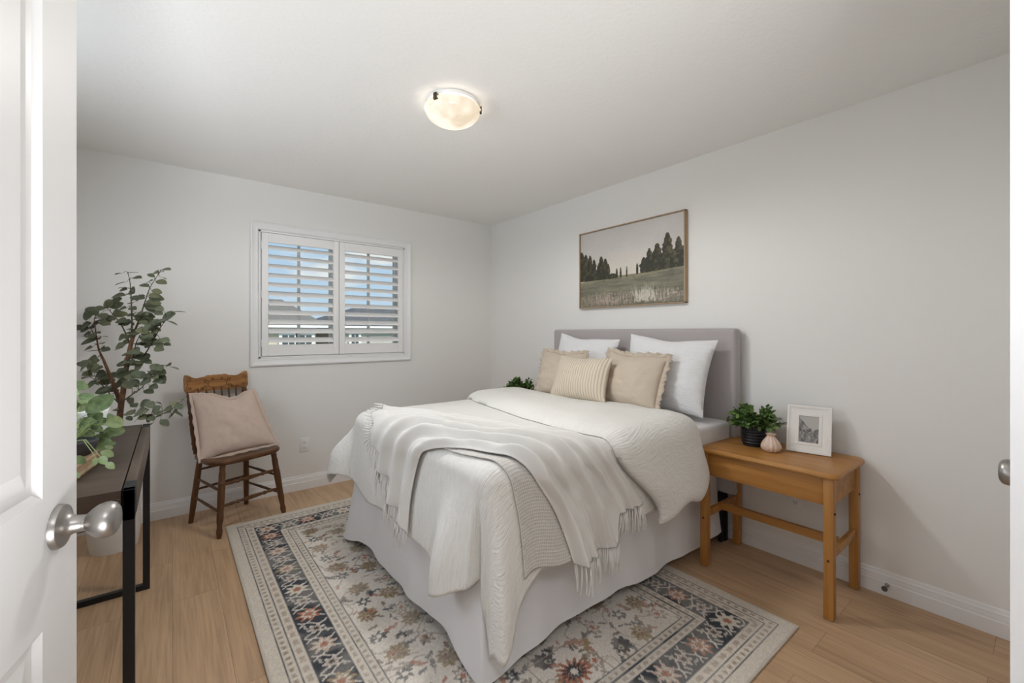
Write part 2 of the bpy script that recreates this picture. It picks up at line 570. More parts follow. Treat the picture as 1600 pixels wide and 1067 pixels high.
# ---- doors
def knob(parent, M, name='door_knob'):
    bm = NB()
    lathe(bm, [(0.0, 0.0), (0.033, 0.0), (0.033, 0.004), (0.031, 0.008), (0.024, 0.0105), (0.017, 0.014), (0.0135, 0.020), (0.0125, 0.030)], 36, M)
    rose = obj('rose', bm, M_nickel, parent)
    bm = NB()
    lathe(bm, [(0.0125, 0.029), (0.0125, 0.034), (0.0150, 0.036), (0.0195, 0.0405), (0.0245, 0.047), (0.0272, 0.055), (0.0272, 0.061), (0.0250, 0.067), (0.0225, 0.0695), (0.0215, 0.0690), (0.0195, 0.0712), (0.012, 0.073), (0.0, 0.0735)], 36, M)
    k = obj(name, bm, M_nickel, parent, ang=50)
    return k

def door_leaf(name, org, ang, width, thick, height, panels, side):
    """leaf from hinge org, running along direction ang; the panelled face looks to the right of that direction when side=1"""
    d = Vector((math.cos(ang), math.sin(ang), 0)); nrm = Vector((d.y, -d.x, 0))*side
    M = Matrix(((d.x, nrm.x, 0, org[0]), (d.y, nrm.y, 0, org[1]), (0, 0, 1, 0), (0, 0, 0, 1)))   # local x along, y out of face, z up
    root = empty(name, (org[0], org[1], 0.0)); root['kind'] = 'structure'
    bm = NB()
    st = 0.105
    rec = 0.010
    zs = [0.012]
    for a, b_ in panels: zs += [a, b_]
    zs.append(height)
    # core behind the recess, stiles and rails in front
    box(bm, (0, -thick, 0.012), (width, -rec, height), 0, M=M)
    box(bm, (0, -rec, 0.012), (st, 0, height), M=M); box(bm, (width-st, -rec, 0.012), (width, 0, height), M=M)
    for i in range(0, len(zs), 2):
        box(bm, (st, -rec, zs[i]), (width-st, 0, zs[i+1]), M=M)
    leaf = obj('door_leaf', bm, M_door, root, smooth=False)
    for a, b_ in panels:
        pm = NB()
        # ogee bevel from the frame down to the panel, then a raised field with plank grooves
        rings = [(0.0, 0.0), (0.010, -0.0075), (0.022, -0.0085), (0.046, -0.003), (0.050, -0.002)]
        t = bmesh.new(); prev = None
        for off, dep in rings:
            x0, x1, z0, z1 = st+off, width-st-off, a+off, b_-off
            r_ = [t.verts.new(q) for q in ((x0, dep, z0), (x1, dep, z0), (x1, dep, z1), (x0, dep, z1))]
            if prev:
                for i in range(4): t.faces.new((prev[i], prev[(i+1) % 4], r_[(i+1) % 4], r_[i]))
            prev = r_
        x0, x1, z0, z1 = st+0.05, width-st-0.05, a+0.05, b_-0.05
        npl = 6
        xs = [x0]
        cols = []
        for i in range(1, npl):
            c = x0+(x1-x0)*i/npl
            cols += [(c-0.004, -0.002), (c, -0.006), (c+0.004, -0.002)]
        cols = [(x0, -0.002)] + cols + [(x1, -0.002)]
        lo = [t.verts.new((x, y, z0)) for x, y in cols]; hi = [t.verts.new((x, y, z1)) for x, y in cols]
        for i in range(len(cols)-1): t.faces.new((lo[i], lo[i+1], hi[i+1], hi[i]))
        merge(pm, t, M)
        obj('door_panel', pm, M_door, root, smooth=False)
    return root, M

DDIR = math.atan2(0.977, 0.212)
DW = 0.975
E_ = Vector((-2.858, -2.807, 0))
org = E_ - Vector((math.cos(DDIR), math.sin(DDIR), 0))*DW
door, MD = door_leaf('door_1', org, DDIR, DW, 0.035, 2.03, [(0.17, 0.845), (1.035, 1.93)], 1)
Kz = 0.979
knob(door, MD @ Matrix.Translation((DW-0.063, 0, Kz)) @ Matrix.Rotation(R(-90), 4, 'X'))
cl, MC = door_leaf('door_2', (KX1-0.003, YS-0.012, 0), PI, KX1-KX0-0.006, 0.035, 2.03, [(0.17, 0.845), (1.035, 1.93)], 1)
knob(cl, MC @ Matrix.Translation((KX1-KX0-0.006-0.030, 0, Kz)) @ Matrix.Rotation(R(-90), 4, 'X'))

# ---- window with casing, sashes and glass
win = empty('window_1', (-1.607, 0.0, 1.57)); win['kind'] = 'structure'
b = NB()
ox0, ox1, oz0, oz1 = -2.262, -0.950, 1.018, 2.128
prof = [(0.0, 0.0), (0.0, -0.020), (0.010, -0.022), (0.018, -0.018), (0.028, -0.015), (0.040, -0.013), (0.046, -0.015), (0.052, -0.011), (0.057, 0.0)]
rings = []
for o_, y_ in prof:
    k_ = o_/0.057
    x0, x1 = ox0+(WX0-ox0)*k_, ox1+(WX1-ox1)*k_
    z0, z1 = oz0+(WZ0-oz0)*k_, oz1+(WZ1-oz1)*k_
    rings.append([b.verts.new(q) for q in ((x0, y_, z0), (x1, y_, z0), (x1, y_, z1), (x0, y_, z1))])
for a_, c_ in zip(rings, rings[1:]):
    for i in range(4): b.faces.new((a_[i], a_[(i+1) % 4], c_[(i+1) % 4], c_[i]))
obj('casing', b, M_trim, win, smooth=False)
b = NB()   # jamb lining
for q in (((WX0, -0.005, WZ0), (WX0+0.012, 0.15, WZ1)), ((WX1-0.012, -0.005, WZ0), (WX1, 0.15, WZ1)), ((WX0, -0.005, WZ0), (WX1, 0.15, WZ0+0.012)), ((WX0, -0.005, WZ1-0.012), (WX1, 0.15, WZ1))):
    box(b, *q)
obj('jamb', b, M_trim, win, smooth=False)
WMX = (WX0+WX1)/2
for x0, x1 in ((WX0+0.012, WMX), (WMX, WX1-0.012)):
    b = NB(); fw = 0.05
    box(b, (x0, 0.085, WZ0+0.012), (x0+fw, 0.135, WZ1-0.012), 0.004); box(b, (x1-fw, 0.085, WZ0+0.012), (x1, 0.135, WZ1-0.012), 0.004)
    box(b, (x0+fw, 0.085, WZ0+0.012), (x1-fw, 0.135, WZ0+0.012+fw), 0.004); box(b, (x0+fw, 0.085, WZ1-0.012-fw), (x1-fw, 0.135, WZ1-0.012), 0.004)
    s = obj('sash', b, M_trim, win, smooth=False)
    b = NB()
    xm, zm = (x0+x1)/2, 1.60
    box(b, (xm-0.011, 0.098, WZ0+0.06), (xm+0.011, 0.112, WZ1-0.06)); box(b, (x0+fw, 0.098, zm-0.011), (x1-fw, 0.112, zm+0.011))
    obj('glazing_bar', b, M_trim, s, smooth=False)
    gm = bpy.data.materials.get('window_glass')
    if gm is None:
        gm = bpy.data.materials.new('window_glass'); gm.use_nodes = True
        n_ = gm.node_tree.nodes; n_.clear()
        o_ = n_.new('ShaderNodeOutputMaterial'); mix = n_.new('ShaderNodeMixShader'); tr = n_.new('ShaderNodeBsdfTransparent'); gl = n_.new('ShaderNodeBsdfGlossy'); fr = n_.new('ShaderNodeFresnel')
        fr.inputs[0].default_value = 1.45; gl.inputs['Roughness'].default_value = 0.02; tr.inputs[0].default_value = (0.96, 0.98, 0.97, 1)
        gm.node_tree.links.new(fr.outputs[0], mix.inputs[0]); gm.node_tree.links.new(tr.outputs[0], mix.inputs[1]); gm.node_tree.links.new(gl.outputs[0], mix.inputs[2]); gm.node_tree.links.new(mix.outputs[0], o_.inputs[0])
    b = NB(); box(b, (x0+fw-0.005, 0.104, WZ0+0.055), (x1-fw+0.005, 0.107, WZ1-0.055))
    obj('pane', b, gm, s, smooth=False)

# ---- plantation shutters
def shutter(x0, x1, label, hinge_left):
    z0, z1 = WZ0+0.016, WZ1-0.016
    root = empty('window_shutter', ((x0+x1)/2, 0.0, z0), 0, label, 'shutter', 'plantation shutters in the window')
    ya, yb = -0.012, 0.016
    st, tr_, br_ = 0.046, 0.072, 0.088
    b = NB()
    box(b, (x0, ya, z0), (x0+st, yb, z1), 0.003); box(b, (x1-st, ya, z0), (x1, yb, z1), 0.003)
    box(b, (x0+st, ya, z0), (x1-st, yb, z0+br_), 0.003); box(b, (x0+st, ya, z1-tr_), (x1-st, yb, z1), 0.003)
    obj('shutter_frame', b, M_shut, root, smooth=False)
    n = 11
    la, lb = z0+br_, z1-tr_
    pitch = (lb-la)/n
    for i in range(n):
        zc = la+pitch*(i+0.5)
        b = NB()
        prof = []
        hw, ht = 0.036, 0.0055
        for k in range(16):
            a = 2*PI*k/16
            prof.append((hw*math.cos(a), ht*math.sin(a)))
        tilt = R(33)      # front edge down
        poly = [(0.002 + c*math.cos(tilt) - s_*math.sin(tilt), zc + c*math.sin(tilt) + s_*math.cos(tilt)) for c, s_ in prof]
        prism(b, poly, 'x', x0+st+0.002, x1-st-0.002)
        obj('louver', b, M_shut, root)
    for zc in (z0+0.10, (z0+z1)/2, z1-0.10):
        b = NB(); xh = x0 if hinge_left else x1
        lathe(b, [(0.004, -0.03), (0.004, 0.03)], 10, Matrix.Translation((xh-0.002 if hinge_left else xh+0.002, -0.015, zc)))
        obj('hinge', b, M_plast, root)
    return root
shutter(WX0+0.018, WMX-0.002, 'white louvered shutter panel on the left half of the window', True)
shutter(WMX+0.002, WX1-0.018, 'white louvered shutter panel on the right half of the window', False)

# ---- wall outlets and doorstop
def outlet(loc, rz, label):
    root = empty('wall_outlet', loc, rz, label, 'outlet', 'wall outlets')
    b = NB(); box(b, (-0.036, -0.006, -0.058), (0.036, 0.0, 0.058), 0.003); obj('cover_plate', b, M_plast, root, local=True)
    for dz in (0.02, -0.02):
        b = NB(); box(b, (-0.017, -0.008, dz-0.0155), (0.017, -0.005, dz+0.0155), 0.002)
        s = obj('socket', b, M_plast, root, local=True)
        b = NB()
        box(b, (-0.008, -0.0085, dz-0.002), (-0.0055, -0.0075, dz+0.008)); box(b, (0.0055, -0.0085, dz-0.002), (0.008, -0.0075, dz+0.006))
        box(b, (-0.002, -0.0085, dz-0.010), (0.002, -0.0075, dz-0.006))
        obj('socket_slot', b, M_slot, s, local=True, smooth=False)
outlet((-1.878, 0.0, 0.362), 0, 'white wall outlet beside the chair under the window')
outlet((0.0, -2.912, 0.350), R(-90), 'white wall outlet behind the honey wooden nightstand')
ds = empty('door_stop', (-0.016, -3.308, 0.052), 0, 'small nickel door stop on the right baseboard', 'doorstop')
b = NB()
lathe(b, [(0.009, 0), (0.009, 0.004), (0.004, 0.006), (0.004, 0.045), (0.004, 0.045)], 14, Matrix.Translation((-0.0155, -3.308, 0.055)) @ Matrix.Rotation(R(-90), 4, 'Y'))
obj('stem', b, M_nickel, ds)
b = NB()
lathe(b, [(0.004, 0.044), (0.011, 0.046), (0.012, 0.056), (0.009, 0.060), (0, 0.060)], 14, Matrix.Translation((-0.0155, -3.308, 0.055)) @ Matrix.Rotation(R(-90), 4, 'Y'))
obj('bumper', b, mat('grey_rubber', (0.09, 0.09, 0.09), 0.6), ds)

# ---- ceiling lamp
LX, LY = -1.618, -1.921
lamp = empty('ceiling_light', (LX, LY, H), 0, 'round frosted glass bowl ceiling light with bronze clips, lit', 'ceiling light')
b = NB(); lathe(b, [(0.0, -0.001), (0.128, -0.001), (0.132, -0.005), (0.130, -0.020), (0.11, -0.025), (0, -0.025)], 48, Matrix.Translation((LX, LY, H)))
obj('pan', b, M_trim, lamp)
gm = bpy.data.materials.new('frosted_glass_lit'); gm.use_nodes = True
n_ = gm.node_tree.nodes; n_.clear()
o_ = n_.new('ShaderNodeOutputMaterial'); em = n_.new('ShaderNodeEmission'); di = n_.new('ShaderNodeBsdfPrincipled'); ad = n_.new('ShaderNodeAddShader')
tcx = n_.new('ShaderNodeTexCoord'); nzx = n_.new('ShaderNodeTexNoise'); rmx = n_.new('ShaderNodeValToRGB')
nzx.inputs['Scale'].default_value = 9; nzx.inputs['Detail'].default_value = 2
rmx.color_ramp.elements[0].position = 0.35; rmx.color_ramp.elements[0].color = (0.90, 0.72, 0.50, 1)
rmx.color_ramp.elements[1].position = 0.62; rmx.color_ramp.elements[1].color = (1.25, 1.12, 0.92, 1)
di.inputs['Base Color'].default_value = (0.25, 0.24, 0.22, 1); di.inputs['Roughness'].default_value = 0.25
gl_ = gm.node_tree.links.new
gl_(tcx.outputs['Object'], nzx.inputs['Vector']); gl_(nzx.outputs[0], rmx.inputs[0]); gl_(rmx.outputs[0], em.inputs['Color'])
em.inputs['Strength'].default_value = 0.74
gl_(em.outputs[0], ad.inputs[0]); gl_(di.outputs[0], ad.inputs[1]); gl_(ad.outputs[0], o_.inputs[0])
b = NB()
Rb = 0.138
pr_ = []
for i in range(13):
    a = i/12
    pr_.append((Rb*math.sin(a*PI/2)**0.9 if a > 0 else 0.0005, 2.326 + 0.074*(1-math.cos(a*PI/2))))
pr_ += [(Rb+0.004, 2.4015), (Rb+0.003, 2.4045), (Rb-0.003, 2.404)]
lathe(b, pr_, 56, Matrix.Translation((LX, LY, 0)), cap=False)
obj('glass_bowl', b, gm, lamp, ang=60)
for k in range(3):
    a = math.atan2(CAM[1]-LY, CAM[0]-LX) + R(85) + k*R(120)
    b = NB()
    Mx = Matrix.Translation((LX, LY, 0)) @ Matrix.Rotation(a, 4, 'Z')
    box(b, (Rb-0.012, -0.011, 2.389), (Rb+0.007, 0.011, 2.395), 0.001, M=Mx); box(b, (Rb+0.004, -0.010, 2.389), (Rb+0.009, 0.010, 2.420), 0.001, M=Mx)
    box(b, (0.12, -0.006, 2.416), (Rb+0.009, 0.006, 2.420), 0.001, M=Mx)
    obj('clip', b, M_bronze, lamp)
ld = bpy.data.lights.new('lamp_bulbs', 'SPOT')
ld.energy = LAMP_W; ld.spot_size = PI; ld.spot_blend = 0.35; ld.shadow_soft_size = 0.11; ld.color = LAMP_COL
lo = bpy.data.objects.new('lamp_bulbs', ld); COL.objects.link(lo)
lo.location = (LX, LY, 2.305)
hal = bpy.data.lights.new('lamp_glow', 'POINT'); hal.energy = 1.6; hal.shadow_soft_size = 0.02; hal.color = (1.0, 0.86, 0.68)
ho = bpy.data.objects.new('lamp_glow', hal); COL.objects.link(ho); ho.location = (LX, LY, 2.409)

# ------------------------------------------------------------------ outside: two houses across the street
def house(name, label, x0, x1, ya, zeave, zridge, rx0, rx1, mw, mr, wins, zb=-2.9):
    root = empty(name, ((x0+x1)/2, ya+4, zb), 0, label, 'house')
    b = NB(); box(b, (x0, ya, zb), (x1, ya+8, zeave)); obj('siding', b, mw, root, smooth=False)
    b = NB()
    e = 0.35
    y0, y1, ym = ya-e, ya+8+e, ya+4
    v = [b.verts.new(q) for q in ((x0-e, y0, zeave), (x1+e, y0, zeave), (x1+e, y1, zeave), (x0-e, y1, zeave), (rx0, ym, zridge), (rx1, ym, zridge))]
    for f in ((0, 1, 5, 4), (1, 2, 5), (2, 3, 4, 5), (3, 0, 4), (0, 3, 2, 1)): b.faces.new([v[i] for i in f])
    obj('roof', b, mr, root, smooth=False)
    b = NB(); box(b, (x0-e, y0-0.04, zeave-0.07), (x1+e, y0+0.02, zeave+0.01)); obj('fascia', b, M_trim, root, smooth=False)
    for (wx, wz, ww, wh) in wins:
        b = NB(); box(b, (wx-ww/2-0.09, ya-0.07, wz-wh/2-0.09), (wx+ww/2+0.09, ya+0.02, wz+wh/2+0.09)); f = obj('window', b, M_trim, root, smooth=False)
        b = NB()
        for sx_ in (-1, 1):
            box(b, (wx+sx_*ww/4-ww/4+0.02, ya-0.09, wz-wh/2+0.03), (wx+sx_*ww/4+ww/4-0.02, ya-0.06, wz+wh/2-0.03))
        obj('pane', b, M_pane, f, smooth=False)
M_pane = mat('dark_pane', (0.06, 0.075, 0.08), 0.15)
def siding(name, c):
    m = mat(name, c, 0.7); n, l, bb = nodes(m)
    wv = n.new('ShaderNodeTexWave'); wv.bands_direction = 'Z'; wv.inputs['Scale'].default_value = 2.6; wv.wave_profile = 'SAW'
    l(coords(m), wv.inputs['Vector']); bump(m, wv.outputs[1], 0.5, 0.02); return m
def shingle(name, c1, c2):
    m = mat(name, c1, 0.9); base(m, ramp_col(m, add_noise(m, coords(m), 6, 5), [(0.3, c1), (0.7, c2)])); return m
house('house', 'neighbouring house with beige siding seen through the left shutter', -13.2, 1.42, 13.0, 1.53, 2.72, -9.0, 1.02, siding('beige_siding', (0.62, 0.54, 0.42)), shingle('brown_shingle', (0.13, 0.12, 0.105), (0.21, 0.19, 0.17)), [(0.50, 0.75, 0.42, 0.95), (1.05, 0.75, 0.45, 0.95), (-1.6, 0.75, 0.45, 0.95)])
house('house', 'neighbouring house with grey siding seen through the right shutter', 2.25, 14.0, 13.4, 1.53, 2.62, 4.6, 11.0, siding('grey_siding', (0.50, 0.48, 0.45)), shingle('dark_shingle', (0.075, 0.075, 0.08), (0.13, 0.13, 0.135)), [(2.95, 0.85, 0.30, 0.8), (9.5, 0.55, 0.9, 1.3)])
b = NB(); box(b, (-60, 0.6, -3.1), (60, 90, -2.9)); struct('ground', b, mat('lawn', (0.12, 0.17, 0.06), 0.9), smooth=False)

# ------------------------------------------------------------------ rug
def build_rug():
    x0, x1, y0, y1 = -2.452, -0.612, -3.122, -0.450
    st = 0.005
    nx, ny = int(round((x1-x0)/st)), int(round((y1-y0)/st))
    X = np.linspace(0, x1-x0, nx+1); Y = np.linspace(0, y1-y0, ny+1)
    GX, GY = np.meshgrid(X, Y, indexing='ij')
    Wd, Hd = x1-x0, y1-y0
    cream = np.array((0.62, 0.56, 0.48)); ivory = np.array((0.66, 0.61, 0.545)); char = np.array((0.055, 0.06, 0.07)); tan = np.array((0.34, 0.255, 0.15))
    rust = np.array((0.40, 0.17, 0.11)); blush = np.array((0.52, 0.40, 0.33)); taupe = np.array((0.34, 0.28, 0.23)); brown = np.array((0.17, 0.125, 0.095)); sage = np.array((0.42, 0.43, 0.36)); gold = np.array((0.42, 0.31, 0.13))
    img = np.zeros((nx+1, ny+1, 3)) + ivory
    rg = np.random.RandomState(5)
    def fbm(sc, seed):
        r = np.random.RandomState(seed)
        out = np.zeros_like(GX)
        for o in range(4):
            s = sc*2**o
            n1, n2 = int(Wd*s)+3, int(Hd*s)+3
            g = r.rand(n1, n2)
            ix, iy = GX*s, GY*s
            i, j = ix.astype(int), iy.astype(int)
            fx, fy = ix-i, iy-j
            fx = fx*fx*(3-2*fx); fy = fy*fy*(3-2*fy)
            out += (g[i, j]*(1-fx)*(1-fy)+g[i+1, j]*fx*(1-fy)+g[i, j+1]*(1-fx)*fy+g[i+1, j+1]*fx*fy)/2**o
        return out/1.875
    def win_(cx, cy, r):
        i0, i1 = max(0, int((cx-r)/Wd*nx)), min(nx, int((cx+r)/Wd*nx)+1)
        j0, j1 = max(0, int((cy-r)/Hd*ny)), min(ny, int((cy+r)/Hd*ny)+1)
        return slice(i0, i1+1), slice(j0, j1+1)
    def put(sl, m, c, a=1.0):
        q = img[sl]; mm = (m*a)[..., None]
        q[:] = q*(1-mm)+c*mm
    def polar(cx, cy, r, rot=0.0, sx=1.0, sy=1.0):
        sl = win_(cx, cy, r*1.5)
        dx, dy = GX[sl]-cx, GY[sl]-cy
        c, s = math.cos(rot), math.sin(rot)
        u, v = (dx*c+dy*s)/sx, (-dx*s+dy*c)/sy
        return sl, np.hypot(u, v), np.arctan2(v, u), u, v
    def flower(cx, cy, r, n=8, cols=(char, ivory, tan), rot=0.0, sx=1.0, sy=1.0, a=1.0):
        sl, d, t, u, v = polar(cx, cy, r, rot, sx, sy)
        rr = r*(0.78+0.22*np.cos(n*t))
        put(sl, (d < rr).astype(float), cols[0], a)
        put(sl, (d < rr*0.66).astype(float), cols[1], a)
        if len(cols) > 2: put(sl, (d < rr*0.36).astype(float), cols[2], a)
        if len(cols) > 3: put(sl, ((d < rr*0.62) & (np.cos(n*t) < -0.6) & (d > rr*0.3)).astype(float), cols[3], a)
    def star(cx, cy, r, rot):      # small open rosette with hooked points
        sl, d, t, u, v = polar(cx, cy, r, rot)
        rr = r*(0.72+0.28*np.cos(6*t+3*d/r))
        put(sl, ((d < rr) & (d > r*0.33)).astype(float), char*1.2, 0.85)
    def leaf(cx, cy, r, rot, c, w=0.33, a=1.0):
        sl, d, t, u, v = polar(cx, cy, r*1.2, rot)
        vv = v + 0.25*r*np.sin(u/r*2.4)
        hw = w*r*np.clip(1-(u/r)**2, 0, 1)*(1+0.35*np.sin(u/r*11))
        put(sl, ((np.abs(vv) < hw) & (np.abs(u) < r)).astype(float), c, a)
    def palm(cx, cy, r, rot, c1, c2, c3):     # palmette fan
        sl, d, t, u, v = polar(cx, cy, r, rot, 1.0, 0.85)
        rr = r*(0.80+0.13*np.cos(9*t)+0.16*np.cos(t))
        put(sl, (d < rr).astype(float), c1, 0.92)
        put(sl, ((d < rr*0.8) & (np.cos(9*t+1.5) > 0.15)).astype(float), c2, 0.7)
        put(sl, (np.hypot(u+0.15*r, v) < r*0.30*(0.8+0.2*np.cos(5*t))).astype(float), c3)
        put(sl, (np.hypot(u+0.15*r, v) < r*0.13).astype(float), c2)
    def line(pts, wd, c, a=1.0):
        for k in range(len(pts)-1):
            p, q = pts[k], pts[k+1]
            L = math.hypot(q[0]-p[0], q[1]-p[1])+1e-6
            cx, cy = (p[0]+q[0])/2, (p[1]+q[1])/2
            sl = win_(cx, cy, L/2+wd*2)
            ux, uy = (q[0]-p[0])/L, (q[1]-p[1])/L
            al = np.clip((GX[sl]-p[0])*ux+(GY[sl]-p[1])*uy, 0, L)
            dd = np.hypot(GX[sl]-p[0]-al*ux, GY[sl]-p[1]-al*uy)
            put(sl, (dd < wd).astype(float), c, a)
    # field
    n1 = fbm(5, 1)
    img += ((n1-0.5)[..., None])*0.16*np.array((1, 0.95, 0.88))
    fx0, fy0 = 0.345, 0.345
    cellx, celly = 0.138, 0.136
    nxc, nyc = int(round((Wd-2*fx0)/cellx)), int(round((Hd-2*fy0)/celly))
    cellx, celly = (Wd-2*fx0)/nxc, (Hd-2*fy0)/nyc
    for i in range(nxc+1):            # thin tendrils
        for j in range(nyc+1):
            bx, by = fx0+i*cellx, fy0+j*celly
            a0 = rg.rand()*6.28
            pts = []
            for k in range(10):
                pts.append((bx, by)); a0 += rg.uniform(-0.25, 0.75); bx += 0.02*math.cos(a0); by += 0.02*math.sin(a0)
            line(pts, 0.0030, taupe, 0.75)
            if rg.rand() < 0.6: leaf(bx, by, 0.025, a0, char*1.5, 0.4, 0.8)
    for i in range(nxc):
        for j in range(nyc):
            bx, by = fx0+(i+0.5)*cellx+rg.uniform(-.02, .02), fy0+(j+0.5)*celly+rg.uniform(-.02, .02)
            k = (i*2+j*3 + (i*j) % 2) % 6
            rot = rg.rand()*6.28
            if k == 0: palm(bx, by, 0.060, rot, tan, brown, blush)
            elif k == 1: star(bx, by, 0.036, rot)
            elif k == 2: flower(bx, by, 0.045, 7, (taupe, ivory, rust), rot, 1.2, 0.8)
            elif k == 3: star(bx, by, 0.036, rot); leaf(bx+0.06, by+0.02, 0.040, rot, rust, 0.3, 0.8)
            elif k == 4: palm(bx, by, 0.055, rot, char*1.4, brown, sage)
            else:
                leaf(bx, by, 0.055, rot, rust, 0.28, 0.75); leaf(bx+0.03, by-0.04, 0.045, rot+1.3, tan, 0.35)
            for q in range(5):
                leaf(bx+rg.uniform(-.075, .075), by+rg.uniform(-.075, .075), rg.uniform(.014, .028), rg.rand()*6.28, [char*1.3, char*1.3, taupe, brown, brown, rust][rg.randint(6)], 0.4, 0.8)
    # framed rust medallion near the front edge
    mcx, mcy = 0.90, 0.425
    for hx in (0.13,):
        line([(mcx-hx, mcy-0.12), (mcx+hx, mcy-0.12), (mcx+hx, mcy+0.12), (mcx-hx, mcy+0.12), (mcx-hx, mcy-0.12)], 0.004, taupe)
    flower(mcx, mcy, 0.070, 14, (rust*0.9, char*1.2, taupe, rust), 0, 1.2, 0.9)
    flower(mcx, mcy, 0.030, 8, (char, ivory), 0)
    # borders: b = distance to the rug edge
    B = np.minimum(np.minimum(GX, Wd-GX), np.minimum(GY, Hd-GY))
    ver = np.minimum(GX, Wd-GX) < np.minimum(GY, Hd-GY)
    T = np.where(ver, GY, GX)
    def band(a, c_, col): img[(B >= a) & (B < c_)] = col
    band(0, 0.343, cream)
    band(0.145, 0.262, char)
    for a in (0.052, 0.094, 0.139, 0.264, 0.300, 0.338): band(a, a+0.0058, char*1.3)
    band(0.270, 0.298, cream*0.98); band(0.306, 0.336, cream*0.94)
    def dots(bc, hw, per, col, duty=0.55, al=0.9):
        ph = (T/per) % 1.0
        m = (np.abs(B-bc) < hw*(0.5+0.5*np.abs(np.sin(T/per*PI*3)))) & (ph < duty)
        img[m] = img[m]*(1-al)+col*al
    dots(0.073, 0.010, 0.036, brown*1.5, 0.5, 0.75); dots(0.117, 0.012, 0.058, taupe, 0.6, 0.8); dots(0.117, 0.006, 0.029, blush, 0.4, 0.8)
    dots(0.284, 0.008, 0.042, taupe, 0.55, 0.8); dots(0.321, 0.010, 0.036, brown*1.4, 0.45, 0.7)
    # main border motifs
    def along(side, t, bb):
        return {'l': (bb, t), 'r': (Wd-bb, t), 'b': (t, bb), 't': (t, Hd-bb)}[side]
    for side, Ls in (('l', Hd), ('r', Hd), ('b', Wd), ('t', Wd)):
        n = int(round((Ls-0.41)/0.118)); pit = (Ls-0.41)/n
        rb = 0 if side in 'lr' else PI/2
        for k in range(n+1):
            t = 0.205+k*pit
            px, py = along(side, t, 0.204)
            # pale scroll outline between motifs
            for sg in (-1, 1):
                pts = [along(side, t+sg*pit*0.5*(0.72+0.28*math.sin(q*PI/8*2)), 0.150+0.108*q/8) for q in range(9)]
                line(pts, 0.0036, ivory, 0.8)
            if k % 2 == 0:
                flower(px, py, 0.055, 8, ((blush, rust, cream, tan)[k//2 % 4], cream, rust, taupe), rb, 1.0, 0.95)
            else:
                flower(px, py, 0.034, 6, (ivory*0.85, blush*0.8, char), rb, 1.1, 1.0)
                for sg in (-1, 1):
                    for s2 in (-1, 1):
                        qx, qy = along(side, t+sg*0.030, 0.204+s2*0.036)
                        leaf(qx, qy, 0.020, rb+0.9*sg*s2, ivory*0.75, 0.34, 0.85)
    # wear and weave
    fade = np.clip((fbm(9, 3)-0.42)*1.6, 0, 0.22)[..., None]
    img = img*(1-fade)+ivory*fade
    img *= (0.88+0.24*rg.rand(nx+1, ny+1))[..., None]
    img = np.clip(img, 0.01, 1)
    # mesh
    z = 0.0085+0.0012*(fbm(3, 9)-0.5)
    edge = np.minimum(1, B/0.004)
    co = np.stack([x0+GX, y0+GY, 0.002+(z-0.002)*np.sqrt(edge)], -1).reshape(-1, 3)
    idx = np.arange((nx+1)*(ny+1)).reshape(nx+1, ny+1)
    f = np.stack([idx[:-1, :-1], idx[1:, :-1], idx[1:, 1:], idx[:-1, 1:]], -1).reshape(-1, 4)
    me = bpy.data.meshes.new('area_rug')
    me.vertices.add(len(co)); me.vertices.foreach_set('co', co.ravel())
    me.loops.add(f.size); me.loops.foreach_set('vertex_index', f.ravel())
    me.polygons.add(len(f)); me.polygons.foreach_set('loop_start', np.arange(0, f.size, 4)); me.polygons.foreach_set('loop_total', np.full(len(f), 4))
    at = me.color_attributes.new('weave', 'FLOAT_COLOR', 'POINT')
    rgba = np.ones((len(co), 4)); rgba[:, :3] = img.reshape(-1, 3)
    at.data.foreach_set('color', rgba.ravel())
    me.update(calc_edges=True)
    m = mat('woven_rug', (0.5, 0.45, 0.4), 0.95, spec=0.1)
    n, l, bb = nodes(m)
    an = n.new('ShaderNodeAttribute'); an.attribute_name = 'weave'
    l(an.outputs['Color'], bb.inputs['Base Color'])
    bump(m, add_noise(m, coords(m), 500, 2), 0.25, 0.002)
    me.materials.append(m)
    o = bpy.data.objects.new('area_rug', me); COL.objects.link(o)
    tag(o, 'faded cream and charcoal oriental rug lying under the bed', 'rug')
    # pale binding round the edge
    bm = NB()
    for a_, c_ in (((x0, y0), (x1, y0)), ((x1, y0), (x1, y1)), ((x1, y1), (x0, y1)), ((x0, y1), (x0, y0))):
        tube(bm, [(a_[0], a_[1], 0.005), (c_[0], c_[1], 0.005)], 0.005, 8)
    bo = obj('binding', bm, mat('rug_binding', (0.55, 0.50, 0.43), 0.9), o, local=True)
build_rug()

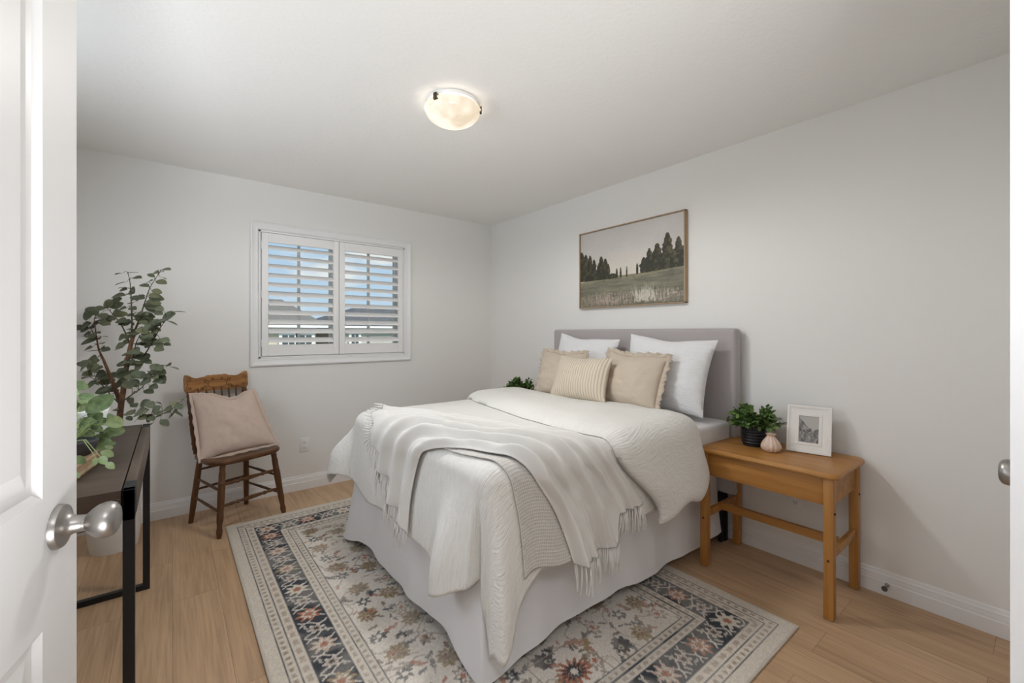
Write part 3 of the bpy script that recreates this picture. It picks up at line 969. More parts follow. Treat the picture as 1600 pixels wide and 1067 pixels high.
# ------------------------------------------------------------------ bed
ZT, XF, YN, YF, RC, RB = 0.795, -1.87, -2.60, -1.12, 0.10, 0.07
KC = 0.30
def gs(p, c, s): return math.exp(-((p-c)/s)**2)
FOLDS = [(-2.365, 0.080, 0.085), (-2.570, 0.035, -0.045), (-2.83, 0.085, 0.030), (-2.02, 0.09, 0.02), (-1.80, 0.07, -0.01), (-1.55, 0.08, 0.02), (-1.02, 0.13, 0.11), (-3.25, 0.07, 0.015), (-3.45, 0.06, -0.01)]
HEMS = [(-2.36, 0.12, 0.22), (-2.87, 0.12, 0.76), (-3.05, 0.08, 0.12), (-2.56, 0.03, -0.06), (-1.0, 0.22, -0.30)]
def drape(s, t, off=0.0, extra=0.0, hem=False):
    cx, cy = max(s, XF+RC), min(max(t, YN+RC), YF-RC)
    dx, dy = s-cx, t-cy
    r = math.hypot(dx, dy)
    und = 0.007*nse(s*2.2, t*2.2, 3.1)+0.003*nse(s*7, t*7, 1.7)
    if r < 1e-7: return Vector((s, t, ZT+off+und))
    nx, ny = dx/r, dy/r
    if dy < 0:
        p = YN+RC-KC*math.atan2(-dy, -dx) - (s-(XF+RC) if dx == 0 else 0)
    elif dy > 0:
        p = YF-RC+KC*math.atan2(dy, -dx) + (s-(XF+RC) if dx == 0 else 0)
    else: p = t
    cw = abs(nx*ny)*2
    A = R(86)+cw*(R(3) if dy < 0 else -R(7))
    h0 = RC-RB
    und *= max(0, 1-r/0.1)
    if r <= h0: h, z, th = r, 0.0, 0.0
    elif r <= h0+RB*A:
        th = (r-h0)/RB; h = h0+RB*math.sin(th); z = -RB*(1-math.cos(th))
    else:
        th = A
        hg = r-h0-RB*A
        k = sstep(hg/0.30)
        if hem or dy > 0: hg *= 1+sum(a*gs(p, c, sg) for c, sg, a in HEMS)
        h = h0+RB*math.sin(A)+hg*math.cos(A); z = -RB*(1-math.cos(A))-hg*math.sin(A)
        h += k*sum(a*gs(p, c, sg) for c, sg, a in FOLDS) + 0.006*k*math.sin(p*17+1)
    o = off+extra
    return Vector((cx+nx*(h+o*math.sin(th)), cy+ny*(h+o*math.sin(th)), ZT+z+o*math.cos(th)+und))

bed = empty('bed', (-0.98, -1.86, 0), 0, 'double bed with upholstered grey headboard, pale sheet and white skirt', 'bed')
# headboard
b = NB(); box(b, (-0.105, -2.632, 0.30), (-0.022, -1.075, 1.303), 0.022, 4)
obj('headboard', b, M_head, bed, ang=60)
for y in (-2.54, -1.19):
    b = NB(); box(b, (-0.075, y-0.02, 0.0), (-0.045, y+0.02, 0.31)); box(b, (-0.108, y-0.012, 0.0), (-0.078, y+0.012, 0.30)); obj('headboard_leg', b, M_black, bed, smooth=False)
# mattress in its fitted sheet
b = NB(); t_ = bmesh.new(); prism(t_, [(-0.107, -2.612), (-0.107, -1.125), (-1.80, -1.17), (-1.80, -2.53)], 'z', 0.47, 0.752)
bmesh.ops.bevel(t_, geom=t_.edges[:], offset=0.030, segments=4, profile=0.5, affect='EDGES'); merge(b, t_)
obj('mattress', b, M_sheet, bed, ang=60)
b = NB(); box(b, (-1.80, -2.49, 0.14), (-0.112, -1.19, 0.478), 0.01); obj('box_spring', b, M_skirt, bed, smooth=False)
for x in (-1.70, -0.30):
    for y in (-2.42, -1.26):
        b = NB(); box(b, (x-0.02, y-0.02, 0.0), (x+0.02, y+0.02, 0.145)); obj('bed_foot', b, M_black, bed, smooth=False)
# skirt: near side, foot and far side
def skirt_path():
    pts = []
    pts += [(-0.06+(-1.76)*i/90, 0) for i in range(0)]
    return pts
def skirt():
    bm = NB()
    xs0, xf, yn, yf, rc = -0.115, -1.842, -2.520, -1.165, 0.04
    L1 = (xs0-xf); L2 = yf-yn
    per = L1*2+L2
    def base_pt(q):
        if q < L1: return Vector((xs0-q, yn, 0)), Vector((0, -1, 0))
        if q < L1+L2: return Vector((xf, yn+(q-L1), 0)), Vector((-1, 0, 0))
        return Vector((xf+(q-L1-L2), yf, 0)), Vector((0, 1, 0))
    n = 420
    def fn(u, v):
        q = u*per
        p, nn = base_pt(q)
        # soften corners
        for cq, cdir in ((L1, Vector((-0.7, -0.7, 0))), (L1+L2, Vector((-0.7, 0.7, 0)))):
            g = gs(q, cq, 0.07)
            nn = nn.lerp(cdir, g)
        wv = 0.006*math.sin(q*9)+0.005*math.sin(q*17+1)+0.003*math.sin(q*31)
        fl = v*v*0.03 + 0.022*v*gs(q, L1, 0.09) + 0.055*v*gs(q, L1+L2, 0.07)
        zt = 0.50
        zb = 0.066+0.010*math.sin(q*7)+0.004*math.sin(q*13+2) - 0.050*gs(q, L1+0.03, 0.13) - 0.045*gs(q, L1+L2, 0.12) - 0.02*gs(q, 0.3, 0.2)
        d = wv*v + fl
        z = zt+(zb-zt)*v
        return p+nn*d+Vector((0, 0, z))
    grid(bm, n, 18, fn, lambda u, v: (u*per, v*0.45))
    obj('bed_skirt', bm, M_skirt, bed, ang=80)
skirt()

# duvet
duv = empty('duvet', (-1.2, -1.86, 0.76), 0, 'cream crinkled gauze duvet spread over the bed and turned down below the pillows', 'duvet')
def duvet_body():
    bm = NB()
    s0, s1, t0, t1 = -0.62, -2.265, -2.945, -0.74
    nu, nv = 150, 200
    def fn(u, v):
        s, t = s0+(s1-s0)*u, t0+(t1-t0)*v
        # rounded sheet corners
        q = 0.10
        return drape(s, t, 0.0, 0.0, True)
    grid(bm, nu, nv, fn, lambda u, v: (t0+(t1-t0)*v, s0+(s1-s0)*u))
    obj('cover', bm, M_duvet, duv, ang=180, solid=0.012)
duvet_body()
def sfront(t):
    a = interp([(-1.02,), (-1.10,), (-1.17,), (-1.21,), (-1.20,)], (-1.05-t)/(2.60-1.05))[0]
    if t < -2.60: a = -1.20+0.27*sstep((-2.60-t)/0.36)
    return a
def sback(t):
    a = -0.50-0.03*math.sin(t*3)
    if t < -2.50: a = -0.50 + 0.02*sstep((-2.5-t)/0.3)
    return a
def duvet_band():
    bm = NB()
    nu, nv = 46, 170
    def P(u, v, lo):
        t0 = -2.955 - 0.02*math.sin(u*9) + 0.07*(1-u)**3*0 
        t0 += 0.10*max(0, 0.35-u)/0.35 - 0.03*max(0, u-0.7)/0.3
        t = -0.82+(t0+0.82)*v
        s = sback(t)+(sfront(t)-sback(t))*u
        e = 2*u-1
        puff = (1-abs(e)**4)**0.5
        ev = min(1, (1-v)/0.03); ev = math.sqrt(max(0, 1-(1-ev)**2))
        off = 0.004 + (0.054+0.012*nse(s*5, t*5, 9))*puff*(0.25+0.75*ev)
        if lo: off = 0.004
        ex = 0
        if t < -2.55: ex = 0.05*sstep((-2.6-t)/0.35)*(0.6+0.4*(1-u))
        return drape(s, t, off, ex)
    A = grid(bm, nu, nv, lambda u, v: P(u, v, False), lambda u, v: (-0.82-2.1*v, u*0.65))
    Bq = grid(bm, nu, nv, lambda u, v: P(u, v, True), lambda u, v: (-0.82-2.1*v, u*0.65))
    bmesh.ops.remove_doubles(bm, verts=bm.verts[:], dist=0.0004)
    for j in range(nv):
        pass
    obj('turned_down_band', bm, M_duvet, duv, ang=120)
duvet_band()

# waffle blanket
waf = empty('waffle_blanket', (-1.6, -2.3, 0.80), 0, 'oatmeal waffle weave blanket hanging over the near side of the bed under the throw', 'blanket')
def waffle():
    bm = NB()
    fe = lambda t: interp([(-1.80,), (-1.83,), (-1.835,), (-1.80,), (-1.755,), (-1.74,)], (-1.9-t)/1.07)[0]
    def fn(u, v):
        t = -1.9+(-2.975+0.012*math.sin(u*9)+1.9)*v
        inn = -1.52 if t > -2.3 else -1.52+0.12*sstep((-2.3-t)/0.4)
        s = fe(t)+(inn-fe(t))*u
        return drape(s, t, 0.010+0.002*math.sin(u*14+v*3))
    grid(bm, 60, 110, fn, lambda u, v: (u*0.50, v*1.07))
    o = obj('cloth', bm, M_waffle, waf, ang=180, solid=0.004)
waffle()

# throw
thr = empty('throw', (-1.6, -1.9, 0.81), 0, 'cream fringed throw bunched diagonally across the foot of the bed', 'throw')
LOW = [(-2.235, -2.06), (-2.05, -2.06), (-1.905, -2.10), (-1.862, -2.17), (-1.815, -2.34), (-1.755, -2.52), (-1.66, -2.66), (-1.575, -2.80), (-1.515, -2.985)]
UPP = [(-1.70, -1.255), (-1.66, -1.36), (-1.58, -1.58), (-1.50, -1.85), (-1.42, -2.10), (-1.33, -2.33), (-1.265, -2.56), (-1.20, -2.74), (-1.045, -2.985)]
def throw_st(u, v):
    a, c = interp(LOW, u), interp(UPP, u)
    # foot end bows out
    s, t = a[0]+(c[0]-a[0])*v, a[1]+(c[1]-a[1])*v
    # second tail is shorter on the near side
    k = sstep((v-0.56)/0.07)*sstep((u-0.72)/0.28)
    t += 0.115*k
    return s, t
def throw_pt(u, v):
    s, t = throw_st(u, v)
    d0 = 1-u
    # lengthwise pleats: deep rolls near the low edge, shallow wrinkles high up
    ph = 0.35*math.sin(u*5.0)+0.25*math.sin(u*11+2)+0.25*nse(u*4, v*3, 5)
    sn = math.sin(2*PI*(5.2*v+0.6*ph)+0.6+0.85*math.sin(2*PI*(5.2*v+0.6*ph)+0.6))
    roll = (0.5+0.5*sn)**1.15
    fine = 0.5+0.5*math.sin(2*PI*(9.3*v+ph*1.6)+1.0)
    amp = (0.062*(1-v)**0.8+0.020)*(0.75+0.5*nse(u*3+4, v*4, 8))
    edgefade = sstep(v/0.05)*sstep((1-v)/0.05)
    tail = sstep((u-0.70)/0.2)
    roll2 = 0.5+0.5*math.cos(2*PI*(2.0*v - 0.12))
    a = amp*roll*(1-0.45*tail)+0.009*fine+tail*0.020*roll2
    # overlap where the two tails part
    a += 0.022*tail*gs(v, 0.50, 0.06) - 0.012*tail*gs(v, 0.60, 0.03)
    a += 0.008*nse(s*13, t*13, 2)
    return drape(s, t, 0.017+a*edgefade+0.004*(1-edgefade))
def throw():
    bm = NB()
    grid(bm, 210, 190, throw_pt, lambda u, v: (v*0.8, u*2.0))
    obj('cloth', bm, M_throw, thr, ang=180, solid=0.004)
    def fringe(name, us, ln, outdir, flat=None):
        fb = NB()
        for (u, v) in us:
            p = throw_pt(u, v)
            L = ln*rnd.uniform(0.8, 1.1)
            o = Vector(outdir)
            hang = sstep((ZT-0.03-p.z)/0.08)
            a = p+o*0.002
            sw = Vector((rnd.uniform(-1, 1), rnd.uniform(-1, 1), 0))*0.009
            for m_ in range(2):
                d1 = Vector((0, 0, -1))*hang + (Vector(flat or (0, 0, 0))+Vector((0, 0, 0.05)))*(1-hang)
                if hang < 0.9: d1 = d1.normalized()*0.55
                q = [a, a+d1*L*0.18+o*0.003, a+d1*L*0.55+sw*0.6+o*(0.004+0.004*m_), a+d1*L+sw*(1+m_*0.6)+o*0.003]
                tube(fb, q, [0.0026, 0.0036, 0.0020, 0.0012], 4)
        obj(name, fb, M_throw, thr)
    fringe('fringe', [(1.0, (i+rnd.uniform(-.2, .2))/54*0.575+0.002) for i in range(54)], 0.105, (0, -1, 0))
    fringe('fringe', [(1.0, 0.625+0.37*i/24+rnd.uniform(-.004, .004)) for i in range(25)], 0.100, (0, -1, 0))
    fringe('fringe', [(0.0, i/70) for i in range(71)], 0.105, (-1, 0.1, 0), (-0.35, 0.9, 0))
throw()

# ------------------------------------------------------------------ pillows
def pillow(name, label, cat, corners, thick, m, parent_loc=None, pinch=0.05, dent=0.0, flange=0.0, ruffle=0.0, wr=0.004, seed=0, group=None, back=0.6, uvs=0.5, dentpos=0.5):
    BL, BR, TR, TL = [Vector(c) for c in corners]
    cen = (BL+BR+TR+TL)/4
    nrm = ((BR-BL).cross(TL-BL)).normalized()
    up = ((TL+TR)-(BL+BR)).normalized()
    basez = min(BL.z, BR.z)
    root = empty(name, (cen.x, cen.y, basez), 0, label, cat, group)
    wd = (BR-BL).length; ht = (TL-BL).length
    def plane(u, v):
        return BL.lerp(BR, u).lerp(TL.lerp(TR, u), v)
    def shape(u, v, side):
        a, c = 2*u-1, 2*v-1
        # edges bow inward between corners
        uu = 0.5+0.5*a*(1-pinch*(1-c*c)); vv = 0.5+0.5*c*(1-pinch*(1-a*a))
        p = plane(uu, vv)
        f = max(0.0, (1-abs(a)**2.6)*(1-abs(c)**2.6))**0.55
        th = thick*f
        w_ = wr*(nse(u*5+seed, v*5, seed)+0.6*nse(u*11, v*11+seed, 2))*f**0.5*2
        # gathers running in from the corners
        w_ += wr*0.9*math.sin(math.atan2(abs(c)-1.05, abs(a)-1.05)*26)*math.exp(-3.0*min(math.hypot(abs(a)-1, abs(c)-1), 2))*f**0.4
        d = dent*gs(u, dentpos, 0.20)*sstep((v-0.35)/0.65)
        p = p - up*d*ht + nrm*((th+w_) if side > 0 else -(th*back))
        p = p + nrm*(-dent*0.25*ht*gs(u, dentpos, 0.22)*sstep((v-0.5)/0.5) if side > 0 else 0)
        return p
    bm = NB()
    N = 46
    F = grid(bm, N, N, lambda u, v: shape(u, v, 1), lambda u, v: (u*wd, v*ht))
    K = grid(bm, N, N, lambda u, v: shape(u, v, -1), lambda u, v: (u*wd, v*ht))
    ring = [(i, 0) for i in range(N)]+[(N, j) for j in range(N)]+[(i, N) for i in range(N, 0, -1)]+[(0, j) for j in range(N, 0, -1)]
    rim = [F[i][j].co.copy() for i, j in ring]
    bmesh.ops.remove_doubles(bm, verts=bm.verts[:], dist=0.0006)
    obj('cushion_body', bm, m, root, ang=80)
    if flange or ruffle:
        bm = NB()
        uvl = None
        n = len(rim)
        wdt = flange or ruffle
        rows = []
        for k in range(4):
            row = []
            for i, p in enumerate(rim):
                out = (p-cen); out -= nrm*out.dot(nrm); out.normalize()
                # push straight out from the nearest side, diagonal at corners
                f = k/3
                wv = 0.0
                if ruffle: wv = ruffle*0.38*f*math.sin(i*1.45+2.2*math.sin(i*0.37+seed))
                else: wv = 0.003*f*math.sin(i*0.6+seed)
                row.append(bm.verts.new(p+out*wdt*f*(1.0+0.12*math.sin(i*0.9+seed)*f)+nrm*wv - out*0.002))
            rows.append(row)
        for a_, c_ in zip(rows, rows[1:]):
            for i in range(n):
                j = (i+1) % n
                bm.faces.new((a_[i], a_[j], c_[j], c_[i]))
        obj('ruffle' if ruffle else 'flange', bm, m, root, ang=100, solid=0.0025)
    return root

pillow('euro_pillow', 'white crinkled square pillow leaning on the headboard at its far end', 'pillow', [(-0.34, -1.86, 0.79), (-0.34, -1.29, 0.79), (-0.19, -1.262, 1.272), (-0.19, -1.858, 1.232)][:0] or
       [(-0.33, -1.27, 0.79), (-0.33, -1.86, 0.79), (-0.19, -1.860, 1.228), (-0.19, -1.262, 1.276)], 0.085, M_sham, pinch=0.07, dent=0.035, seed=3, wr=0.005, dentpos=0.36)
pillow('euro_pillow', 'large white crinkled square pillow leaning on the near end of the headboard', 'pillow',
       [(-0.36, -1.99, 0.79), (-0.345, -2.56, 0.785), (-0.19, -2.572, 1.232), (-0.19, -1.952, 1.270)], 0.095, M_sham, pinch=0.075, dent=0.03, seed=8, wr=0.005, dentpos=0.5)
pillow('ruffled_cushion', 'taupe ruffled cushion at the far side, half behind the ribbed cushion', 'cushion',
       [(-0.53, -1.335, 0.812), (-0.53, -1.78, 0.812), (-0.395, -1.715, 1.126), (-0.395, -1.275, 1.132)], 0.075, M_taupe, pinch=0.06, dent=0.04, ruffle=0.034, seed=5, wr=0.005, dentpos=0.55)
pillow('ruffled_cushion', 'taupe ruffled cushion in front of the large white pillow, right of the ribbed cushion', 'cushion',
       [(-0.54, -1.93, 0.815), (-0.525, -2.365, 0.815), (-0.385, -2.365, 1.125), (-0.385, -1.925, 1.150)], 0.08, M_taupe, pinch=0.06, dent=0.035, ruffle=0.036, seed=11, wr=0.005, dentpos=0.42)
pillow('ribbed_cushion', 'beige ribbed cushion in front at the middle of the bed', 'cushion',
       [(-0.675, -1.628, 0.83), (-0.655, -2.105, 0.842), (-0.525, -2.065, 1.112), (-0.525, -1.600, 1.114)], 0.075, M_rib, pinch=0.06, dent=0.03, seed=14, wr=0.003, dentpos=0.45)

# ------------------------------------------------------------------ nightstands
def nightstand(loc, label):
    root = empty('nightstand', loc, 0, label, 'nightstand', 'wooden nightstands either side of the bed')
    # local: x toward the wall (+), y along the wall, origin on the floor at the middle
    hx, hy, zt = 0.225, 0.325, 0.652
    poly = []
    for cx_, cy_, a0 in ((hx, hy, 0), (-hx, hy, 90), (-hx, -hy, 180), (hx, -hy, 270)):
        rr = 0.035
        for k in range(7):
            a = R(a0+90*k/6)
            poly.append((cx_-math.copysign(rr, cx_)+rr*math.cos(a), cy_-math.copysign(rr, cy_)+rr*math.sin(a)))
    b = NB(); t = bmesh.new()
    rings = []
    for ins, z in ((0.010, zt-0.026), (0.003, zt-0.023), (0.0, zt-0.015), (0.002, zt-0.006), (0.008, zt)):
        rings.append([t.verts.new((p[0]*(1-ins/hx), p[1]*(1-ins/hy), z)) for p in poly])
    n = len(poly)
    for a_, c_ in zip(rings, rings[1:]):
        for i in range(n): t.faces.new((a_[i], a_[(i+1) % n], c_[(i+1) % n], c_[i]))
    t.faces.new(rings[0]); t.faces.new(rings[-1]); merge(b, t)
    obj('tabletop', b, M_oak, root, local=True, ang=30)
    lx, ly, lw = 0.190, 0.285, 0.021
    legs = []
    for sx_, sy_ in ((-1, -1), (-1, 1), (1, -1), (1, 1)):
        b = NB(); box(b, (sx_*lx-lw, sy_*ly-0.019, 0.004), (sx_*lx+lw, sy_*ly+0.019, zt-0.026), 0.003)
        lg = obj('leg', b, M_oakz, root, local=True)
        b = NB(); lathe(b, [(0.013, 0.0), (0.013, 0.005)], 14, Matrix.Translation((sx_*lx, sy_*ly, 0))); obj('foot_glide', b, M_plast, lg, local=True)
        if sx_ < 0:
            b = NB(); lathe(b, [(0.0055, 0), (0.0055, 0.003), (0.003, 0.0045)], 12, Matrix.Translation((sx_*lx-lw, sy_*ly, 0.265)) @ Matrix.Rotation(R(-90), 4, 'Y')); obj('bolt', b, M_carve, lg, local=True)
        b = NB(); lathe(b, [(0.005, 0), (0.005, 0.003), (0.003, 0.005)], 12, Matrix.Translation((sx_*lx-0.006, sy_*(ly+0.019), 0.475)) @ Matrix.Rotation(R(-90*sy_), 4, 'X')); obj('bolt', b, M_black, lg, local=True)
    az0, az1 = zt-0.150, zt-0.026
    b = NB(); box(b, (-lx-0.006, -ly+0.019, az0), (-lx+0.012, ly-0.019, az1), 0.002); obj('front_apron', b, M_oak, root, local=True)
    b = NB(); box(b, (lx-0.012, -ly+0.019, az0), (lx+0.006, ly-0.019, az1), 0.002); obj('back_apron', b, M_oak, root, local=True)
    for sy_ in (-1, 1):
        b = NB(); box(b, (-lx+lw, sy_*ly-0.008, az0), (lx-lw, sy_*ly+0.008, az1), 0.002); obj('side_apron', b, M_oak, root, local=True)
        b = NB(); box(b, (-lx+lw, sy_*ly-0.010, 0.262), (lx-lw, sy_*ly+0.010, 0.302), 0.002); obj('side_stretcher', b, M_oak, root, local=True)
    b = NB(); box(b, (-0.036, -ly+0.010, 0.270), (-0.014, ly-0.010, 0.312), 0.002); obj('long_stretcher', b, M_oak, root, local=True)
    return root
nightstand((-0.245, -2.905, 0.0), 'honey coloured wooden nightstand on the near side of the bed, framed photo on top')
nightstand((-0.245, -0.66, 0.0), 'honey coloured wooden nightstand hidden behind the far side of the bed')

def leaf(bm, p, d, nrm, ln, wd, cup=0.15, tip=1.0):
    """a leaf blade from base p along d"""
    d = Vector(d).normalized(); nrm = Vector(nrm); nrm = (nrm-d*nrm.dot(d)).normalized(); s = d.cross(nrm)
    prof = [(0.0, 0.04), (0.14, 0.55), (0.34, 0.92), (0.55, 1.0), (0.75, 0.82), (0.91, 0.45), (1.0, 0.03*tip)]
    mid, lft, rgt = [], [], []
    for f, wv in prof:
        c = p+d*ln*f - nrm*ln*cup*f*f
        mid.append(bm.verts.new(c)); lft.append(bm.verts.new(c+s*wd*wv*0.5+nrm*wd*0.12*wv)); rgt.append(bm.verts.new(c-s*wd*wv*0.5+nrm*wd*0.12*wv))
    for i in range(len(prof)-1):
        bm.faces.new((lft[i], lft[i+1], mid[i+1], mid[i])); bm.faces.new((mid[i], mid[i+1], rgt[i+1], rgt[i]))

def boxwood(loc, label):
    root = empty('potted_plant', loc, 0, label, 'plant', 'small green plants in black pots')
    rp = random.Random(21)
    b = NB()
    pr = []
    for i in range(33):
        z = i/32*0.125
        r_ = 0.060+0.005*(z/0.125)+0.0016*math.sin(z*400)
        if z < 0.012: r_ = 0.053
        pr.append((r_, z))
    pr += [(0.063, 0.125), (0.059, 0.124), (0.058, 0.108), (0, 0.108)]
    lathe(b, pr, 36); obj('pot', b, mat('black_ceramic', (0.012, 0.014, 0.02), 0.4), root, local=True)
    b = NB(); f = NB()
    for i in range(95):
        a = rp.uniform(0, 2*PI); el = rp.uniform(0.02, 1.0)
        ph = math.acos(1-el*0.80)*0.98
        L = rp.uniform(0.085, 0.118)
        st = Vector((0.028*math.cos(a), 0.028*math.sin(a), 0.107))
        dr = Vector((math.sin(ph)*math.cos(a), math.sin(ph)*math.sin(a), math.cos(ph)))
        en = st+dr*L+Vector((0, 0, -0.015*math.sin(ph)))
        md = st.lerp(en, 0.5)+Vector((0, 0, 0.022))
        tube(b, [st, md, en], [0.0016, 0.0013, 0.0008], 4)
        for k in range(11):
            q = 0.22+0.78*k/10
            c = (st*(1-q)**2+md*2*q*(1-q)+en*q*q)
            sd = Vector((rp.uniform(-1, 1), rp.uniform(-1, 1), rp.uniform(-0.5, 1.0))).normalized()
            dd = (dr*0.7+sd).normalized()
            leaf(f, c, dd, Vector((rp.uniform(-.6, .6), rp.uniform(-.6, .6), 1)), rp.uniform(0.024, 0.036), rp.uniform(0.014, 0.020), 0.2)
    obj('stems', b, M_twig, root, local=True); obj('foliage', f, M_box_leaf, root, local=True, ang=180)
    return root
boxwood((-0.195, -2.772, 0.652), 'leafy green plant in a black ribbed pot beside the framed photo')
boxwood((-0.300, -0.86, 0.652), 'small green plant showing above the far edge of the bed')

vs = empty('vase', (-0.262, -2.885, 0.652), 0, 'small blush pouch shaped vase on the near nightstand', 'vase')
b = NB()
pf = [(0.006, 0.0), (0.030, 0.0), (0.040, 0.008), (0.046, 0.022), (0.045, 0.036), (0.036, 0.054), (0.024, 0.070), (0.017, 0.079), (0.0165, 0.083), (0.022, 0.089), (0.0245, 0.093), (0.021, 0.0935), (0.015, 0.086), (0.012, 0.080)]
lathe(b, pf, 60, Matrix.Translation((-0.262, -2.885, 0.652)), lobes=13, lamp=0.13)
M_vase = mat('blush_ceramic', (0.72, 0.56, 0.455), 0.45)
obj('body', b, M_vase, vs, ang=60)

# framed photo leaning on its strut
def photo_frame():
    fw, fh, ft = 0.192, 0.242, 0.018
    a = math.atan2(1, 0)
    root = empty('photo_frame', (-0.15, -3.02, 0.652), R(11), 'white photo frame with a black and white flower picture on the nightstand', 'photo frame')
    # local: y along the width, x depth (front looks to -x), leaning back
    T = Matrix.Rotation(R(14), 4, 'Y')
    b = NB()
    t = bmesh.new()
    prof = [(0.0, 0.0), (0.0, -ft), (0.010, -ft), (0.012, -ft+0.003), (0.016, -ft+0.003), (0.018, -ft+0.0045), (0.038, -ft+0.006), (0.040, -ft+0.0035), (0.0525, -ft+0.0035), (0.054, -ft+0.008)]
    rings = []
    for o, x in prof:
        y0, y1, z0, z1 = -fw/2+o, fw/2-o, o, fh-o
        rings.append([t.verts.new(q) for q in ((x, y0, z0), (x, y1, z0), (x, y1, z1), (x, y0, z1))])
    for p, q in zip(rings, rings[1:]):
        for i in range(4): t.faces.new((p[i], p[(i+1) % 4], q[(i+1) % 4], q[i]))
    t.faces.new(rings[0]); merge(b, t, T)
    m = paint_mat('white_distressed', (0.80, 0.785, 0.75), 0.5, 0.25, 180)
    obj('frame', b, m, root, local=True, smooth=False)
    b = NB()
    w2, z0, z1 = fw/2-0.053, 0.053, fh-0.053
    nx, nz_ = 60, 90
    cols = []
    rg = np.random.RandomState(4)
    leaves = []
    for _ in range(34):
        leaves.append((rg.uniform(-1, 1), rg.uniform(0.0, 0.48), rg.uniform(0.08, 0.20), rg.rand()*6.28, rg.uniform(0.15, 0.75)))
    t = bmesh.new()
    cl = t.loops.layers.float_color.new('print')
    def shade(y, z):
        u, v = y/w2, (z-z0)/(z1-z0)
        g = 0.46
        lim = 0.50+0.42*max(0, u)
        if v < lim-0.05*math.sin(u*9): g = 0.26+0.10*math.sin(u*7+v*9)
        if abs(v-0.15-0.75*(u+1)/2) < 0.018: g = 0.07
        for lx, lv, r_, an, c in leaves:
            if lv > lim: continue
            du, dv = u-lx, (v-lv)*1.5
            q = du*math.cos(an)+dv*math.sin(an); p = -du*math.sin(an)+dv*math.cos(an)
            if abs(q) < r_ and abs(p) < r_*0.42*(1-(q/r_)**2):
                g = c*0.6 if abs(p) > 0.012 else 0.04
                if abs(p) > r_*0.34*(1-(q/r_)**2): g = 0.04
        return g
    vv = [[t.verts.new((-0.0095, -w2+2*w2*i/nx, z0+(z1-z0)*j/nz_)) for j in range(nz_+1)] for i in range(nx+1)]
    sh = [[shade(-w2+2*w2*i/nx, z0+(z1-z0)*j/nz_) for j in range(nz_+1)] for i in range(nx+1)]
    for i in range(nx):
        for j in range(nz_):
            f = t.faces.new((vv[i][j], vv[i+1][j], vv[i+1][j+1], vv[i][j+1]))
            for lp, (p, q) in zip(f.loops, ((i, j), (i+1, j), (i+1, j+1), (i, j+1))):
                g = sh[p][q]; lp[cl] = (g, g*0.97, g*0.92, 1)
    bmesh.ops.transform(t, matrix=T, verts=t.verts[:])
    m2 = mat('printed_photo', (0.4, 0.4, 0.4), 0.25)
    n, l, bb = nodes(m2); an = n.new('ShaderNodeAttribute'); an.attribute_name = 'print'; l(an.outputs['Color'], bb.inputs['Base Color'])
    obj('print', t, m2, root, local=True, smooth=False)
    b = NB(); box(b, (-0.003, -0.03, 0.0), (0.0, 0.03, 0.17)); bmesh.ops.transform(b, matrix=Matrix.Translation((0.098, 0, 0)) @ Matrix.Rotation(R(-16), 4, 'Y') , verts=b.verts[:])
    obj('easel_strut', b, M_slot, root, local=True, smooth=False)
photo_frame()

